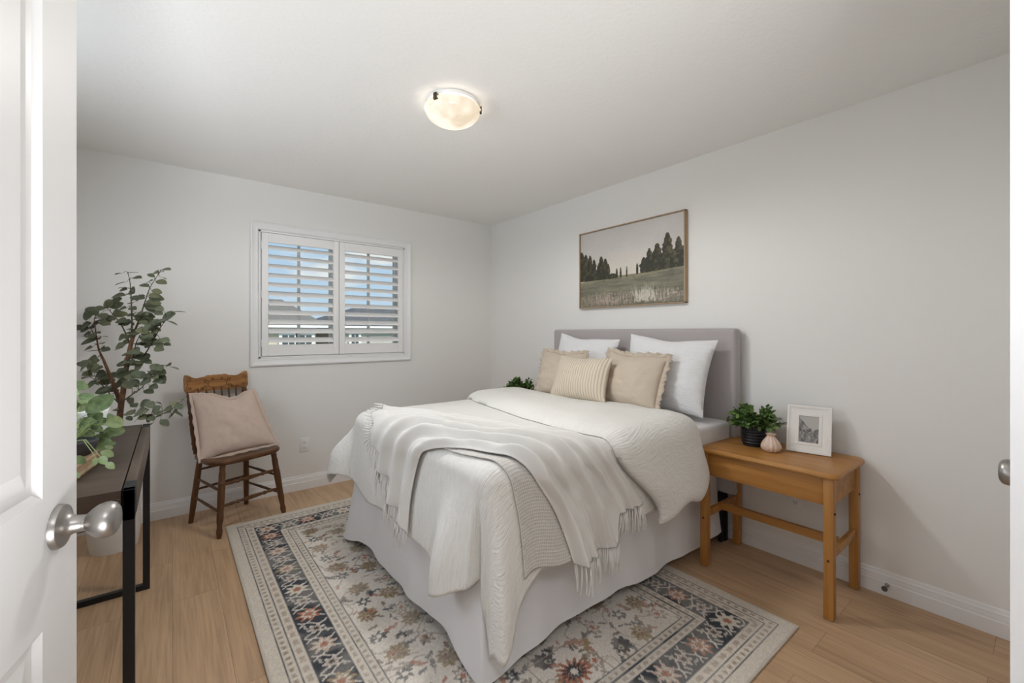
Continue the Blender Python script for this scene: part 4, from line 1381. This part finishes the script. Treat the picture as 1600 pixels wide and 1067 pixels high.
# ------------------------------------------------------------------ landscape painting
def painting():
    y0, y1, z0, z1 = -2.272, -1.318, 1.478, 2.106      # y1 is the left end in the photograph
    root = empty('framed_painting', (0.0, (y0+y1)/2, z0), 0, 'framed landscape painting of trees and meadow above the headboard', 'painting')
    b = NB(); d = 0.036; fwd = 0.008
    for q in (((-d, y0, z0), (0, y0+fwd, z1)), ((-d, y1-fwd, z0), (0, y1, z1)), ((-d, y0, z0), (0, y1, z0+fwd)), ((-d, y0, z1-fwd), (0, y1, z1))):
        box(b, *q, bev=0.001)
    obj('frame', b, M_frame_wood, root, smooth=False)
    Wp, Hp = (y1-y0)-2*fwd-0.004, (z1-z0)-2*fwd-0.004
    nx, nz_ = 330, 216
    U, V = np.meshgrid(np.linspace(0, 1, nx+1), np.linspace(0, 1, nz_+1), indexing='ij')   # u left to right as seen, v up
    rg = np.random.RandomState(12)
    def noise2(su, sv, seed):
        r = np.random.RandomState(seed); out = np.zeros_like(U); amp = 1; tot = 0
        for o in range(4):
            a, c = int(su*2**o)+3, int(sv*2**o)+3
            g = r.rand(a, c); x, y = U*su*2**o, V*sv*2**o
            i, j = x.astype(int), y.astype(int); fx, fy = x-i, y-j
            fx = fx*fx*(3-2*fx); fy = fy*fy*(3-2*fy)
            out += amp*(g[i, j]*(1-fx)*(1-fy)+g[i+1, j]*fx*(1-fy)+g[i, j+1]*(1-fx)*fy+g[i+1, j+1]*fx*fy); tot += amp; amp *= 0.55
        return out/tot
    sky = np.array((0.56, 0.535, 0.51)); sky2 = np.array((0.66, 0.61, 0.53))
    n1 = noise2(5, 4, 1); n2 = noise2(30, 24, 2); n3 = noise2(8, 40, 3); n4 = 0.55*noise2(60, 46, 4)+0.45*n2
    hz = 0.385+0.10*(U-0.5)+0.02*np.sin(U*7)
    k = np.clip((0.72-V)/0.35, 0, 1)[..., None]
    img = sky*(1-k)+sky2*k
    img = img*(0.93+0.14*n1[..., None])
    # meadow
    g1 = np.array((0.16, 0.155, 0.11)); g2 = np.array((0.26, 0.245, 0.175)); g3 = np.array((0.085, 0.085, 0.068))
    m_ = V < hz
    q = np.clip(n3*1.5-0.2, 0, 1)[..., None]
    mead = g3*(1-q)+g2*q
    mead = mead*0.75+g1*0.4*(0.6+n2[..., None]*0.6)
    img = np.where(m_[..., None], mead, img)
    lt = (V < hz) & (V > hz-0.05*(0.4+n2))
    img[lt] = img[lt]*0.55+np.array((0.33, 0.31, 0.19))*0.45
    # trees
    dk = np.array((0.035, 0.036, 0.025)); md = np.array((0.15, 0.125, 0.06))
    def tree(cu, wd, top_, bot):
        prof = np.clip((top_-V)/(top_-bot), 0, 1)
        half = wd*(0.12+0.88*np.clip(prof*2.2, 0, 1)**0.6)*(0.35+1.25*n4)
        msk = (np.abs(U-cu) < half) & (V < top_+0.03*(n2-0.5)) & (V > bot-0.015*n2)
        lit = np.clip((U-cu)/wd*0.35+0.12+2.2*(n4-0.5)+0.4*(V-bot-0.1), 0, 1)[..., None]
        c = dk*(1-lit)+md*lit
        img[msk] = c[msk]
    for cu, wd, tp in ((0.01, 0.05, 0.76), (0.06, 0.04, 0.72), (0.11, 0.035, 0.70), (0.155, 0.03, 0.64), (0.20, 0.02, 0.55), (0.235, 0.035, 0.66), (0.28, 0.035, 0.62), (0.31, 0.02, 0.55)):
        tree(cu, wd, tp, 0.36)
    for cu, wd, tp in ((0.04, 0.08, 0.50), (0.15, 0.09, 0.46), (0.26, 0.07, 0.45), (0.36, 0.05, 0.42), (0.40, 0.012, 0.47), (0.44, 0.010, 0.48), (0.50, 0.008, 0.48)):
        tree(cu, wd, tp, 0.355)
    for cu, wd, tp in ((0.66, 0.035, 0.56), (0.71, 0.035, 0.66), (0.78, 0.045, 0.70), (0.865, 0.045, 0.80), (0.955, 0.035, 0.73), (0.915, 0.03, 0.58), (0.83, 0.05, 0.58), (0.74, 0.06, 0.52), (0.99, 0.03, 0.62), (0.60, 0.012, 0.50)):
        tree(cu, wd, tp, 0.375+0.07*(cu-0.6))
    # foreground grasses and blossoms: strokes
    def stroke(u, v, L, lean, wdt, c, a):
        i0, i1 = max(0, int((u-0.06)*nx)), min(nx, int((u+0.06)*nx)); j0, j1 = max(0, int((v-0.01)*nz_)), min(nz_, int((v+L+0.01)*nz_))
        sl = (slice(i0, i1+1), slice(j0, j1+1))
        tt = np.clip((V[sl]-v)/L, 0, 1)
        mm = (np.abs(U[sl]-(u+lean*tt)) < wdt*(1.1-tt)) & (V[sl] >= v) & (V[sl] <= v+L)
        img[sl][mm] = img[sl][mm]*(1-a)+np.array(c)*a
    for _ in range(420):
        u = rg.rand(); stroke(u, rg.uniform(0, 0.10), rg.uniform(0.04, 0.14), rg.uniform(-.02, .02), 0.0022, [(0.24, 0.22, 0.17), (0.33, 0.24, 0.19), (0.13, 0.12, 0.10), (0.42, 0.36, 0.30)][rg.randint(4)], 0.7)
    for _ in range(130):
        u = np.clip(rg.normal(0.68, 0.07), 0, 1); stroke(u, rg.uniform(0.02, 0.12), rg.uniform(0.05, 0.16), rg.uniform(-.015, .015), 0.0028, (0.60, 0.56, 0.47), 0.75)
    for _ in range(80):
        u = np.clip(rg.normal(0.32, 0.09), 0, 1); stroke(u, rg.uniform(0.0, 0.10), rg.uniform(0.04, 0.11), rg.uniform(-.015, .015), 0.0026, (0.50, 0.38, 0.32), 0.65)
    for _ in range(60):
        u = rg.rand(); v = rg.uniform(0.03, 0.16); stroke(u, v, 0.012, 0, 0.007, (0.58, 0.55, 0.50), 0.55)
    # signature scribble in the lower right corner
    for kk in range(26):
        stroke(0.865+0.0032*kk, 0.095+0.010*math.sin(kk*1.9)*(1 if kk % 5 else 2)+0.0004*kk, 0.014, 0.002, 0.0020, (0.56, 0.50, 0.40), 0.8)
    img *= (0.94+0.12*rg.rand(nx+1, nz_+1))[..., None]
    co = np.stack([np.full(U.shape, -d+0.010), y1-fwd-0.002-U*Wp, z0+fwd+0.002+V*Hp], -1).reshape(-1, 3)
    co -= np.array(root.location)
    idx = np.arange((nx+1)*(nz_+1)).reshape(nx+1, nz_+1)
    f = np.stack([idx[:-1, :-1], idx[1:, :-1], idx[1:, 1:], idx[:-1, 1:]], -1).reshape(-1, 4)
    me = bpy.data.meshes.new('canvas')
    me.from_pydata(co.tolist(), [], f.tolist())
    at = me.color_attributes.new('paint', 'FLOAT_COLOR', 'POINT')
    rgba = np.ones((len(co), 4)); rgba[:, :3] = np.clip(img, 0.01, 1).reshape(-1, 3); at.data.foreach_set('color', rgba.ravel())
    m = mat('oil_paint', (0.4, 0.4, 0.35), 0.55)
    n, l, bb = nodes(m); an = n.new('ShaderNodeAttribute'); an.attribute_name = 'paint'; l(an.outputs['Color'], bb.inputs['Base Color'])
    bump(m, add_noise(m, coords(m), 160, 3), 0.15, 0.002)
    me.materials.append(m)
    o = bpy.data.objects.new('canvas', me); COL.objects.link(o); o.parent = root
    b = NB(); box(b, (-d+0.012, y0+fwd, z0+fwd), (-0.002, y1-fwd, z1-fwd)); obj('backing', b, M_slot, root, smooth=False)
painting()

# ------------------------------------------------------------------ pressed-back chair
def chair():
    root = empty('chair', (-2.385, -0.328, 0), R(22.5), 'old turned oak dining chair with pressed back holding a blush cushion', 'chair')
    # local: x to the sitter's left in view (right in the photograph), -y to the front
    legp = [(0.0, 0.0115), (0.015, 0.0125), (0.05, 0.0165), (0.10, 0.019), (0.135, 0.015), (0.16, 0.0145), (0.24, 0.0185), (0.30, 0.020), (0.315, 0.0175), (0.33, 0.0205), (0.345, 0.018), (0.50, 0.0205), (0.68, 0.0215), (0.72, 0.0185), (0.735, 0.0215), (0.75, 0.0185), (0.86, 0.0195), (0.90, 0.0165), (0.94, 0.018), (1.0, 0.017)]
    FLo, FLi = {}, {}
    seatz = 0.440
    for sx_ in (-1, 1):
        a, c = (sx_*0.212, -0.205, 0.0), (sx_*0.165, -0.155, seatz+0.004)
        b = NB(); turned(b, a, c, legp); obj('leg', b, M_chair, root, local=True)
        FLo[sx_] = (Vector(a), Vector(c))
        a, c = (sx_*0.182, 0.205, 0.0), (sx_*0.150, 0.150, seatz+0.004)
        b = NB(); turned(b, a, c, [(0, 0.0145), (0.3, 0.0185), (0.7, 0.0185), (1, 0.0165)]); obj('leg', b, M_chair, root, local=True)
        FLi[sx_] = (Vector(a), Vector(c))
    def rail(p, q, prof):
        b = NB(); turned(b, p, q, prof, 10); obj('stretcher', b, M_chair, root, local=True)
    fancy = [(0, 0.007), (0.06, 0.0085), (0.18, 0.0105), (0.24, 0.0085), (0.26, 0.0125), (0.29, 0.0125), (0.31, 0.0085), (0.40, 0.012), (0.5, 0.0135), (0.60, 0.012), (0.69, 0.0085), (0.71, 0.0125), (0.74, 0.0125), (0.76, 0.0085), (0.82, 0.0105), (0.94, 0.0085), (1, 0.007)]
    plain = [(0, 0.0065), (0.5, 0.0095), (1, 0.0065)]
    for f in (0.42, 0.71): rail(FLo[-1][0].lerp(FLo[-1][1], f), FLo[1][0].lerp(FLo[1][1], f), fancy)
    for f in (0.50, 0.80): rail(FLi[-1][0].lerp(FLi[-1][1], f), FLi[1][0].lerp(FLi[1][1], f), plain)
    for sx_ in (-1, 1):
        for f in (0.34, 0.62): rail(FLo[sx_][0].lerp(FLo[sx_][1], f), FLi[sx_][0].lerp(FLi[sx_][1], f+0.05), plain)
    # saddle seat
    b = NB()
    def outline(a):
        x, y = math.cos(a), math.sin(a)
        e = 3.4
        r_ = (abs(x)**e+abs(y)**e)**(-1/e)
        px, py = r_*x*0.222, r_*y*0.210
        px *= 1-0.12*(py/0.210)
        return px, py
    n = 64
    levels = [(0.90, 0.436), (0.97, 0.440), (1.0, 0.449), (1.0, 0.460), (0.985, 0.466), (0.93, 0.468), (0.80, 0.463), (0.55, 0.457), (0.25, 0.455)]
    rings = []
    for k, z in levels:
        rings.append([b.verts.new((outline(2*PI*i/n)[0]*k, outline(2*PI*i/n)[1]*k, z)) for i in range(n)])
    for p, q in zip(rings, rings[1:]):
        for i in range(n): b.faces.new((p[i], p[(i+1) % n], q[(i+1) % n], q[i]))
    b.faces.new(rings[0]); b.faces.new(rings[-1])
    obj('seat', b, M_chair, root, local=True, ang=50)
    # posts
    postp = [(0, 0.014), (0.06, 0.015), (0.10, 0.019), (0.14, 0.0155), (0.17, 0.020), (0.21, 0.0165), (0.36, 0.0195), (0.46, 0.0175), (0.50, 0.0205), (0.53, 0.0165), (0.60, 0.0195), (0.64, 0.0165), (0.67, 0.0205), (0.71, 0.017), (0.86, 0.019), (0.90, 0.0155), (0.94, 0.0185), (0.97, 0.0155), (1, 0.0155)]
    ct = 0.238           # y of the crest
    for sx_ in (-1, 1):
        b = NB(); turned(b, (sx_*0.168, 0.168, 0.462), (sx_*0.180, ct-0.008, 0.872), postp); obj('back_post', b, M_chair, root, local=True)
    spp = [(0, 0.0055), (0.2, 0.007), (0.35, 0.0085), (0.5, 0.0065), (0.62, 0.0085), (0.8, 0.0065), (1, 0.005)]
    for i in range(6):
        x = -0.115+0.23*i/5
        b = NB(); turned(b, (x, 0.172, 0.463), (x*1.06, ct-0.004, 0.878), spp, 8); obj('spindle', b, M_chair, root, local=True)
    # crest rail: scalloped top, slightly bowed
    def topz(x):
        q = abs(x)/0.212
        return 0.968+0.022*gs(q, 0.93, 0.16)+0.012*gs(q, 0.0, 0.22)*(1-0.35*gs(q, 0, 0.05))+0.008*gs(q, 0.26, 0.07)-0.006*gs(q, 0.62, 0.15)-0.035*sstep((q-0.94)/0.06)
    def botz(x):
        q = abs(x)/0.212
        return 0.866+0.004*gs(q, 0, 0.4)+0.030*sstep((q-0.90)/0.10)
    N = 72
    b = NB()
    fr, bk = [], []
    for i in range(N+1):
        x = -0.206+0.412*i/N
        yb = ct+0.010*(1-(x/0.212)**2)
        fr.append([b.verts.new((x, yb-0.010+0.02*(f-0.5)*0.3, botz(x)+(topz(x)-botz(x))*f)) for f in (0, 0.04, 0.25, 0.5, 0.75, 0.96, 1)])
        bk.append([b.verts.new((x, yb+0.010+0.02*(f-0.5)*0.3, botz(x)+(topz(x)-botz(x))*f)) for f in (0, 0.04, 0.25, 0.5, 0.75, 0.96, 1)])
    for i in range(N):
        for k in range(6):
            b.faces.new((fr[i][k], fr[i+1][k], fr[i+1][k+1], fr[i][k+1])); b.faces.new((bk[i][k], bk[i][k+1], bk[i+1][k+1], bk[i+1][k]))
        b.faces.new((fr[i][0], bk[i][0], bk[i+1][0], fr[i+1][0])); b.faces.new((fr[i][6], fr[i+1][6], bk[i+1][6], bk[i][6]))
    for e in (0, N):
        for k in range(6): b.faces.new((fr[e][k], fr[e][k+1], bk[e][k+1], bk[e][k]))
    cr_ = obj('crest_rail', b, M_crest, root, local=True, ang=40)
    # pressed ornament: raised scroll lines on the front
    b = NB()
    def fy(x): return ct+0.010*(1-(x/0.212)**2)-0.0105
    def ln(pts, r_=0.0016):
        tube(b, [(x, fy(x)+(z-0.917)*0.06, z) for x, z in pts], r_, 5)
    ln([(0.062*math.copysign(abs(math.cos(a))**0.7, math.cos(a)), 0.917+0.027*math.copysign(abs(math.sin(a))**0.8, math.sin(a))) for a in [2*PI*i/40 for i in range(41)]], 0.002)
    def spiral(cx_, cz, r0, turns, a0, sg):
        ln([(cx_+sg*r0*(1-f*0.85)*math.cos(a0+turns*2*PI*f), cz+r0*(1-f*0.85)*math.sin(a0+turns*2*PI*f)) for f in [i/28 for i in range(29)]], 0.0017)
    for sg in (-1, 1):
        spiral(sg*0.078, 0.938, 0.014, 1.5, 0.5, sg); spiral(sg*0.078, 0.897, 0.014, 1.5, -0.5, sg); spiral(sg*0.182, 0.955, 0.017, 1.6, 1.0, sg); spiral(sg*0.176, 0.895, 0.012, 1.4, 0.0, sg); spiral(sg*0.100, 0.888, 0.010, 1.4, 0.4, sg); spiral(sg*0.128, 0.884, 0.008, 1.4, 0.4, sg)
        ln([(sg*(0.09+0.075*f), 0.880+0.006*math.sin(f*12)) for f in [i/12 for i in range(13)]], 0.0016)
        ln([(sg*(0.193+0.006*math.sin(f*9)), 0.885+0.075*f) for f in [i/12 for i in range(13)]], 0.0016)
        ln([(sg*(0.094+0.070*f), 0.962-0.006*math.sin(f*3)+0.010*f*f) for f in [i/10 for i in range(11)]], 0.0014)
        spiral(sg*0.030, 0.950, 0.008, 1.3, 0.2, sg); spiral(sg*0.026, 0.882, 0.008, 1.3, 0.2, sg)
    obj('pressed_scrollwork', b, M_carve, cr_, local=True)
    return root
chair()
pillow('chair_cushion', 'blush linen flanged cushion propped on the wooden chair', 'cushion',
       [(-2.588, -0.425, 0.456), (-2.140, -0.348, 0.482), (-2.265, -0.185, 0.855), (-2.630, -0.245, 0.862)], 0.062, M_blush, pinch=0.045, dent=0.10, flange=0.022, seed=17, wr=0.004, dentpos=0.60)

# ------------------------------------------------------------------ console desk
def desk():
    x1, x0, ya, yb, zt = -2.818, -3.40, -2.145, -0.985, 0.820
    root = empty('console_desk', ((x0+x1)/2, (ya+yb)/2, 0), 0, 'dark wood desk on black steel frame legs, half behind the open door', 'desk')
    th = 0.100
    b = NB(); box(b, (x0+0.028, ya+0.006, zt-th), (x1-0.030, yb-0.006, zt), 0.003); obj('desktop', b, M_walnut, root)
    w_ = 0.027
    for y in (ya, yb-w_):
        b = NB()
        box(b, (x1-w_, y, 0.0), (x1, y+w_, zt), 0.0015); box(b, (x0, y, 0.0), (x0+w_, y+w_, zt), 0.0015); box(b, (x0+w_, y, 0.0), (x1-w_, y+w_, w_), 0.0015)
        ye = y if y == ya else y+w_-0.10
        box(b, (x1-w_, ye, zt-0.09), (x1, ye+0.10, zt), 0.0015); box(b, (x0, ye, zt-0.09), (x0+w_, ye+0.10, zt), 0.0015)
        obj('leg_frame', b, M_black, root, smooth=False)
    b = NB(); box(b, (x1-w_, ya+0.10, zt-th), (x1-0.0005, yb-0.10, zt-0.0005), 0.001)
    M_edge = wood_mat('dark_walnut_edge', (0.038, 0.025, 0.018), (0.068, 0.046, 0.032), (0.10, 0.07, 0.05), 'y', 0.28)
    obj('edge_panel', b, M_edge, root)
    b = NB(); box(b, (x0, ya+0.10, zt-th), (x0+w_, yb-0.10, zt-0.0005), 0.001); obj('edge_panel', b, M_edge, root)
desk()

# books under the vine pot
def book(loc, rz, sx_, sy_, h, ccol, pcol, label):
    root = empty('book', loc, rz, label, 'book', 'books under the trailing plant')
    b = NB()
    box(b, (-sx_/2, -sy_/2, 0), (sx_/2, sy_/2, 0.0025), 0.0008); box(b, (-sx_/2, -sy_/2, h-0.0025), (sx_/2, sy_/2, h), 0.0008); box(b, (-sx_/2, -sy_/2, 0), (-sx_/2+0.003, sy_/2, h), 0.0008)
    obj('cover', b, mat('book_cover', ccol, 0.6), root, local=True, smooth=False)
    b = NB(); box(b, (-sx_/2+0.003, -sy_/2+0.004, 0.0025), (sx_/2-0.004, sy_/2-0.004, h-0.0025)); obj('pages', b, mat('book_pages', pcol, 0.8), root, local=True, smooth=False)
book((-3.045, -1.800, 0.820), R(-9), 0.20, 0.27, 0.020, (0.30, 0.20, 0.11), (0.55, 0.44, 0.30), 'tan book at the bottom of the stack on the desk')
book((-3.050, -1.790, 0.840), R(-10), 0.185, 0.25, 0.016, (0.42, 0.27, 0.18), (0.58, 0.46, 0.32), 'reddish tan book directly under the dark plant bowl')
b = NB(); box(b, (-3.26, -1.40, 0.820), (-2.938, -1.31, 0.957), 0.004)
wbx = obj('keepsake_box', b, M_plast); 
tag(wbx, 'plain white box standing on the desk behind the trailing plant', 'box')

# trailing plant on the books
def vine():
    d0 = 1.62
    root = empty('trailing_plant', (-3.000, -1.735, 0.856), 0, 'trailing green leafy plant in a dark grey bowl on the books', 'plant')
    b = NB(); lathe(b, [(0.0, 0.0), (0.045, 0.0), (0.058, 0.012), (0.066, 0.032), (0.068, 0.048), (0.064, 0.050), (0.061, 0.040), (0, 0.040)], 32, Matrix.Translation((-3.000, -1.735, 0.856)))
    obj('bowl', b, mat('dark_stoneware', (0.055, 0.052, 0.055), 0.5), root)
    src = Vector((-3.000, -1.735, 0.905))
    L = [(105,130,60),(90,330,60),(270,300,90),(150,230,60),(120,480,75),(250,430,60),(140,555,75),(410,550,62),(420,470,70),(280,650,85),(160,650,62),(75,660,40),(80,820,45),(60,740,30),(360,700,28),(340,760,42),(300,820,42),(230,830,36),(365,870,40),(250,530,45),(300,470,40),(200,380,40),(60,960,28),(30,430,60),(-20,300,70),(-40,520,70),(-60,680,60),(-90,420,70),(20,200,55),(190,470,50),(330,590,45)]
    f, s = NB(), NB()
    rp = random.Random(3)
    L = L + [(x+rp.uniform(-45, 45), y+rp.uniform(-45, 45), r_*rp.uniform(0.7, 1.0)) for x, y, r_ in L if y < 720]
    for zx, zy, r_ in L:
        d = d0+rp.uniform(-0.08, 0.10)
        py_ = 580+zy/5.927
        if py_ > 690: d = min(d, (CAM[2]-0.872)*FPX/(py_-HY))
        c = W(110+zx/5.927, py_, d)
        ln = 2.6*r_/5.927/FPX*d
        view0 = (Vector(CAM)-c).normalized()
        if c.z < 0.865: c.z = 0.865
        dr = (c-src); dr.z *= 0.5; dr -= view0*dr.dot(view0)*0.7
        dr += Vector((rp.uniform(-.06, .06), rp.uniform(-.06, .06), rp.uniform(-.05, .03)))
        dr.normalize()
        view = (Vector(CAM)-c).normalized()
        nr = (view*rp.uniform(0.8, 1.3)+Vector((0, 0, 1))*rp.uniform(0.1, 0.6)+Vector((rp.uniform(-.3, .3), rp.uniform(-.3, .3), 0)))
        p = c-dr*ln*0.5
        leaf(f, p, dr, nr, ln, ln*rp.uniform(0.56, 0.70), 0.18)
        m_ = src.lerp(p, 0.5)+Vector((0, 0, 0.03))
        if rp.random() < 0.55: tube(s, [src, m_, p], [0.0015, 0.0012, 0.0009], 5)
    obj('foliage', f, M_vine, root, ang=180); obj('stems', s, M_vinestem, root)
vine()

# ------------------------------------------------------------------ eucalyptus tree in a ribbed basket
def eucalyptus():
    D0 = 2.55
    base_ = Vector((-3.000, -0.335, 0))
    root = empty('eucalyptus_tree', base_, 0, 'tall leafy artificial eucalyptus tree in a white basket in the corner', 'tree')
    b = NB()
    pr = []
    for i in range(61):
        z = i/60*0.27
        r_ = 0.108+0.012*math.sin(z/0.27*PI*0.9)+0.0016*math.sin(z*700)
        pr.append((r_, z))
    pr += [(0.104, 0.27), (0.100, 0.24), (0, 0.24)]
    lathe(b, [(0.0, 0.0)]+pr, 44, Matrix.Translation(base_))
    m = mat('white_woven', (0.78, 0.76, 0.72), 0.7)
    bump(m, add_noise(m, coords(m, 'Object', (1, 1, 1)), 180, 2), 0.3, 0.003)
    obj('basket', b, m, root)
    br = {  # branches as (pixel x, pixel y, depth offset, radius)
        'trunk': [(178, 795, 0, .016), (183, 720, 0, .016), (186, 665, 0, .0155), (189, 635, 0, .0145), (192, 612, 0, .014)],
        'left': [(188, 630, 0, .012), (180, 607, .02, .0105), (171, 585, .04, .009), (162, 563, .06, .007), (154, 545, .08, .005), (150, 520, .09, .003), (147, 498, .1, .002)],
        'main': [(192, 615, 0, .0135), (195, 590, -.02, .0125), (200, 560, -.02, .0115), (206, 532, -.01, .010), (213, 515, 0, .0085)],
        'a': [(206, 534, 0, .006), (206, 500, .02, .004), (205, 470, .04, .003), (203, 440, .05, .002), (199, 425, .06, .0015)],
        'b': [(211, 516, 0, .006), (219, 495, -.04, .004), (227, 470, -.06, .003), (235, 448, -.08, .002), (250, 425, -.1, .0015)],
        'c': [(201, 558, -.02, .005), (222, 558, -.1, .004), (240, 530, -.14, .003), (253, 508, -.16, .002), (270, 488, -.17, .0015)],
        'd': [(204, 540, 0, .005), (192, 512, .06, .0035), (180, 495, .1, .0025), (168, 482, .12, .0015)],
        'e': [(188, 632, 0, .004), (174, 618, -.06, .003), (158, 600, -.1, .0025), (140, 588, -.12, .0015)],
        'f': [(190, 628, 0, .004), (204, 618, -.08, .003), (222, 605, -.12, .0025), (246, 575, -.15, .002), (262, 570, -.16, .0015)],
        'g': [(188, 650, 0, .004), (204, 645, -.14, .003), (228, 648, -.2, .0025), (258, 645, -.22, .002), (284, 626, -.23, .0015)],
        'h': [(150, 530, .09, .003), (143, 515, .1, .002), (134, 500, .1, .0015)],
        'i': [(190, 640, 0, .004), (183, 625, .1, .003), (176, 610, .14, .0025), (150, 592, .16, .0015)],
        'j': [(198, 575, -.02, .004), (207, 560, -.12, .003), (213, 535, -.18, .0025), (222, 520, -.2, .0015)],
    }
    t, tw = NB(), NB()
    samples = []
    for nme, pts in br.items():
        P = [W(x, y, D0+dz) for x, y, dz, r_ in pts]
        n = 14
        cur = [Vector(interp([tuple(p) for p in P], i/n)) for i in range(n+1)]
        rad = [interp([(q[3],) for q in pts], i/n)[0] for i in range(n+1)]
        tube(t if nme in ('trunk', 'left', 'main') else tw, cur, rad, 8)
        samples += [(c, dz_) for c, dz_ in zip(cur, rad)]
    obj('trunk', t, M_trunk, root)
    S8 = [(565,80,32),(510,97,25),(480,115,20),(470,150,25),(540,155,28),(395,128,28),(440,175,28),(290,103,-28),(375,97,-25),(300,160,-30),(310,188,-25),(360,208,42),(283,237,40),(495,235,28),(515,240,22),(380,270,48),(415,230,-15),(225,275,-20),(225,305,25),(172,312,25),(308,313,25),(365,318,25),(490,297,40),(530,315,25),(640,330,-35),(600,330,-30),(100,355,35),(165,352,32),(208,380,38),(290,345,32),(300,385,35),(355,350,25),(395,370,30),(460,355,32),(415,335,20),(580,360,42),(525,340,25),(605,395,-30),(535,388,28),(110,400,-30),(140,410,40),(75,425,32),(120,430,30),(205,405,-30),(435,390,35),(480,420,35),(400,430,35),(345,435,30),(160,455,20),(120,475,35),(110,507,40),(175,520,35),(203,478,-20),(325,480,30),(320,515,28),(285,550,30),(455,490,50),(410,520,35),(520,520,30),(560,500,30),(575,525,20),(470,530,35),(525,552,30),(185,550,25),(135,563,-25),(330,585,25),(375,565,45),(430,600,45),(350,630,35),(125,622,35),(75,662,42),(160,672,35),(105,718,-50),(190,720,35),(255,705,28),(150,755,-30),(200,795,28),(245,795,30),(325,705,42),(405,710,45),(300,745,28),(365,760,35),(520,665,40),(580,650,28),(620,665,-25),(530,690,35),(445,745,40),(520,745,28),(465,805,30),(395,770,-20),(385,810,15),(270,915,20),(380,888,25),(440,875,30),(410,930,50),(350,935,30),(445,925,25),(525,873,-20),(510,915,30),(515,955,35),(575,910,35),(615,880,25),(660,855,25),(590,960,32),(560,992,28),(640,935,-30),(470,965,30),(350,965,20),(400,970,30),(480,1000,-20),(430,960,25),
          (540,95,22),(555,130,-20),(340,400,28),(420,355,28),(250,370,22),(480,470,35),(440,520,30),(330,660,30),(290,690,25),(480,690,30),(215,745,35),(140,660,30),(100,640,25),(500,720,25),(350,720,30),(380,640,28),(450,440,28),(505,390,26)]
    f = NB(); rp = random.Random(9)
    S8 = S8 + [(x+rp.uniform(-26, 26), y+rp.uniform(-24, 24), abs(r_)*rp.uniform(0.7, 0.95)) for x, y, r_ in S8 if abs(r_) >= 28 and 200 < x < 560 and 230 < y < 790] + [(x+rp.uniform(-34, 34), y+rp.uniform(-30, 30), rp.uniform(24, 38)) for x, y, r_ in S8 if abs(r_) >= 25 and 180 < y < 960 and (x < 520 or y > 860)]
    cam_ = Vector(CAM)
    for zx, zy, r_ in S8:
        px, py = 110+zx/3.81, 400+zy/3.81
        thin = r_ < 0; r_ = abs(r_)
        # nearest branch in the picture decides how deep the leaf sits
        best, bd = None, 1e9
        for c, rr in samples:
            if rr > 0.0068: continue
            v = c-cam_; dd = v.x*CX+v.y*SX; ll = v.x*SX-v.y*CX
            qx, qy = 800+FPX*ll/dd, HY-FPX*v.z/dd
            e = math.hypot(qx-px, qy-py)
            if e < bd: bd, best, bdep = e, c, dd
        d = bdep+rp.uniform(-0.05, 0.05)
        c = W(px, py, d)
        ln = 2.2*r_/3.81/FPX*d
        dr = c-best
        if dr.length < 0.012: dr = Vector((rp.uniform(-1, 1), rp.uniform(-1, 1), rp.uniform(-0.3, 0.6)))
        dr.normalize()
        right = Vector((SX, -CX, 0))
        dr = (dr+right*(1.1 if dr.dot(right) > 0 else -1.1)*1.0).normalized()
        view = (cam_-c).normalized()
        nr = (view*0.16+Vector((0, 0, 1))) if thin else (view*rp.uniform(0.7, 1.2)+Vector((0, 0, 1))*rp.uniform(0.35, 0.9)+right*rp.uniform(-.4, .4))
        p = c-dr*ln*0.5
        if p.y > -0.03: 
            sh_ = Vector((0, -0.04-p.y, 0)); p += sh_; c += sh_
        if (p+dr*ln).y > -0.02: dr.y = -abs(dr.y)*0.3; dr.normalize()
        leaf(f, p, dr, nr, ln, ln*(0.42 if thin else rp.uniform(0.66, 0.80)), 0.12, tip=6)
        m_ = best.lerp(p, 0.5)+Vector((0, 0, 0.008))
        tube(tw, [best, m_, p], [0.0016, 0.0013, 0.0010], 4)
    obj('twigs', tw, M_twig, root); obj('foliage', f, M_euc, root, ang=180)
eucalyptus()
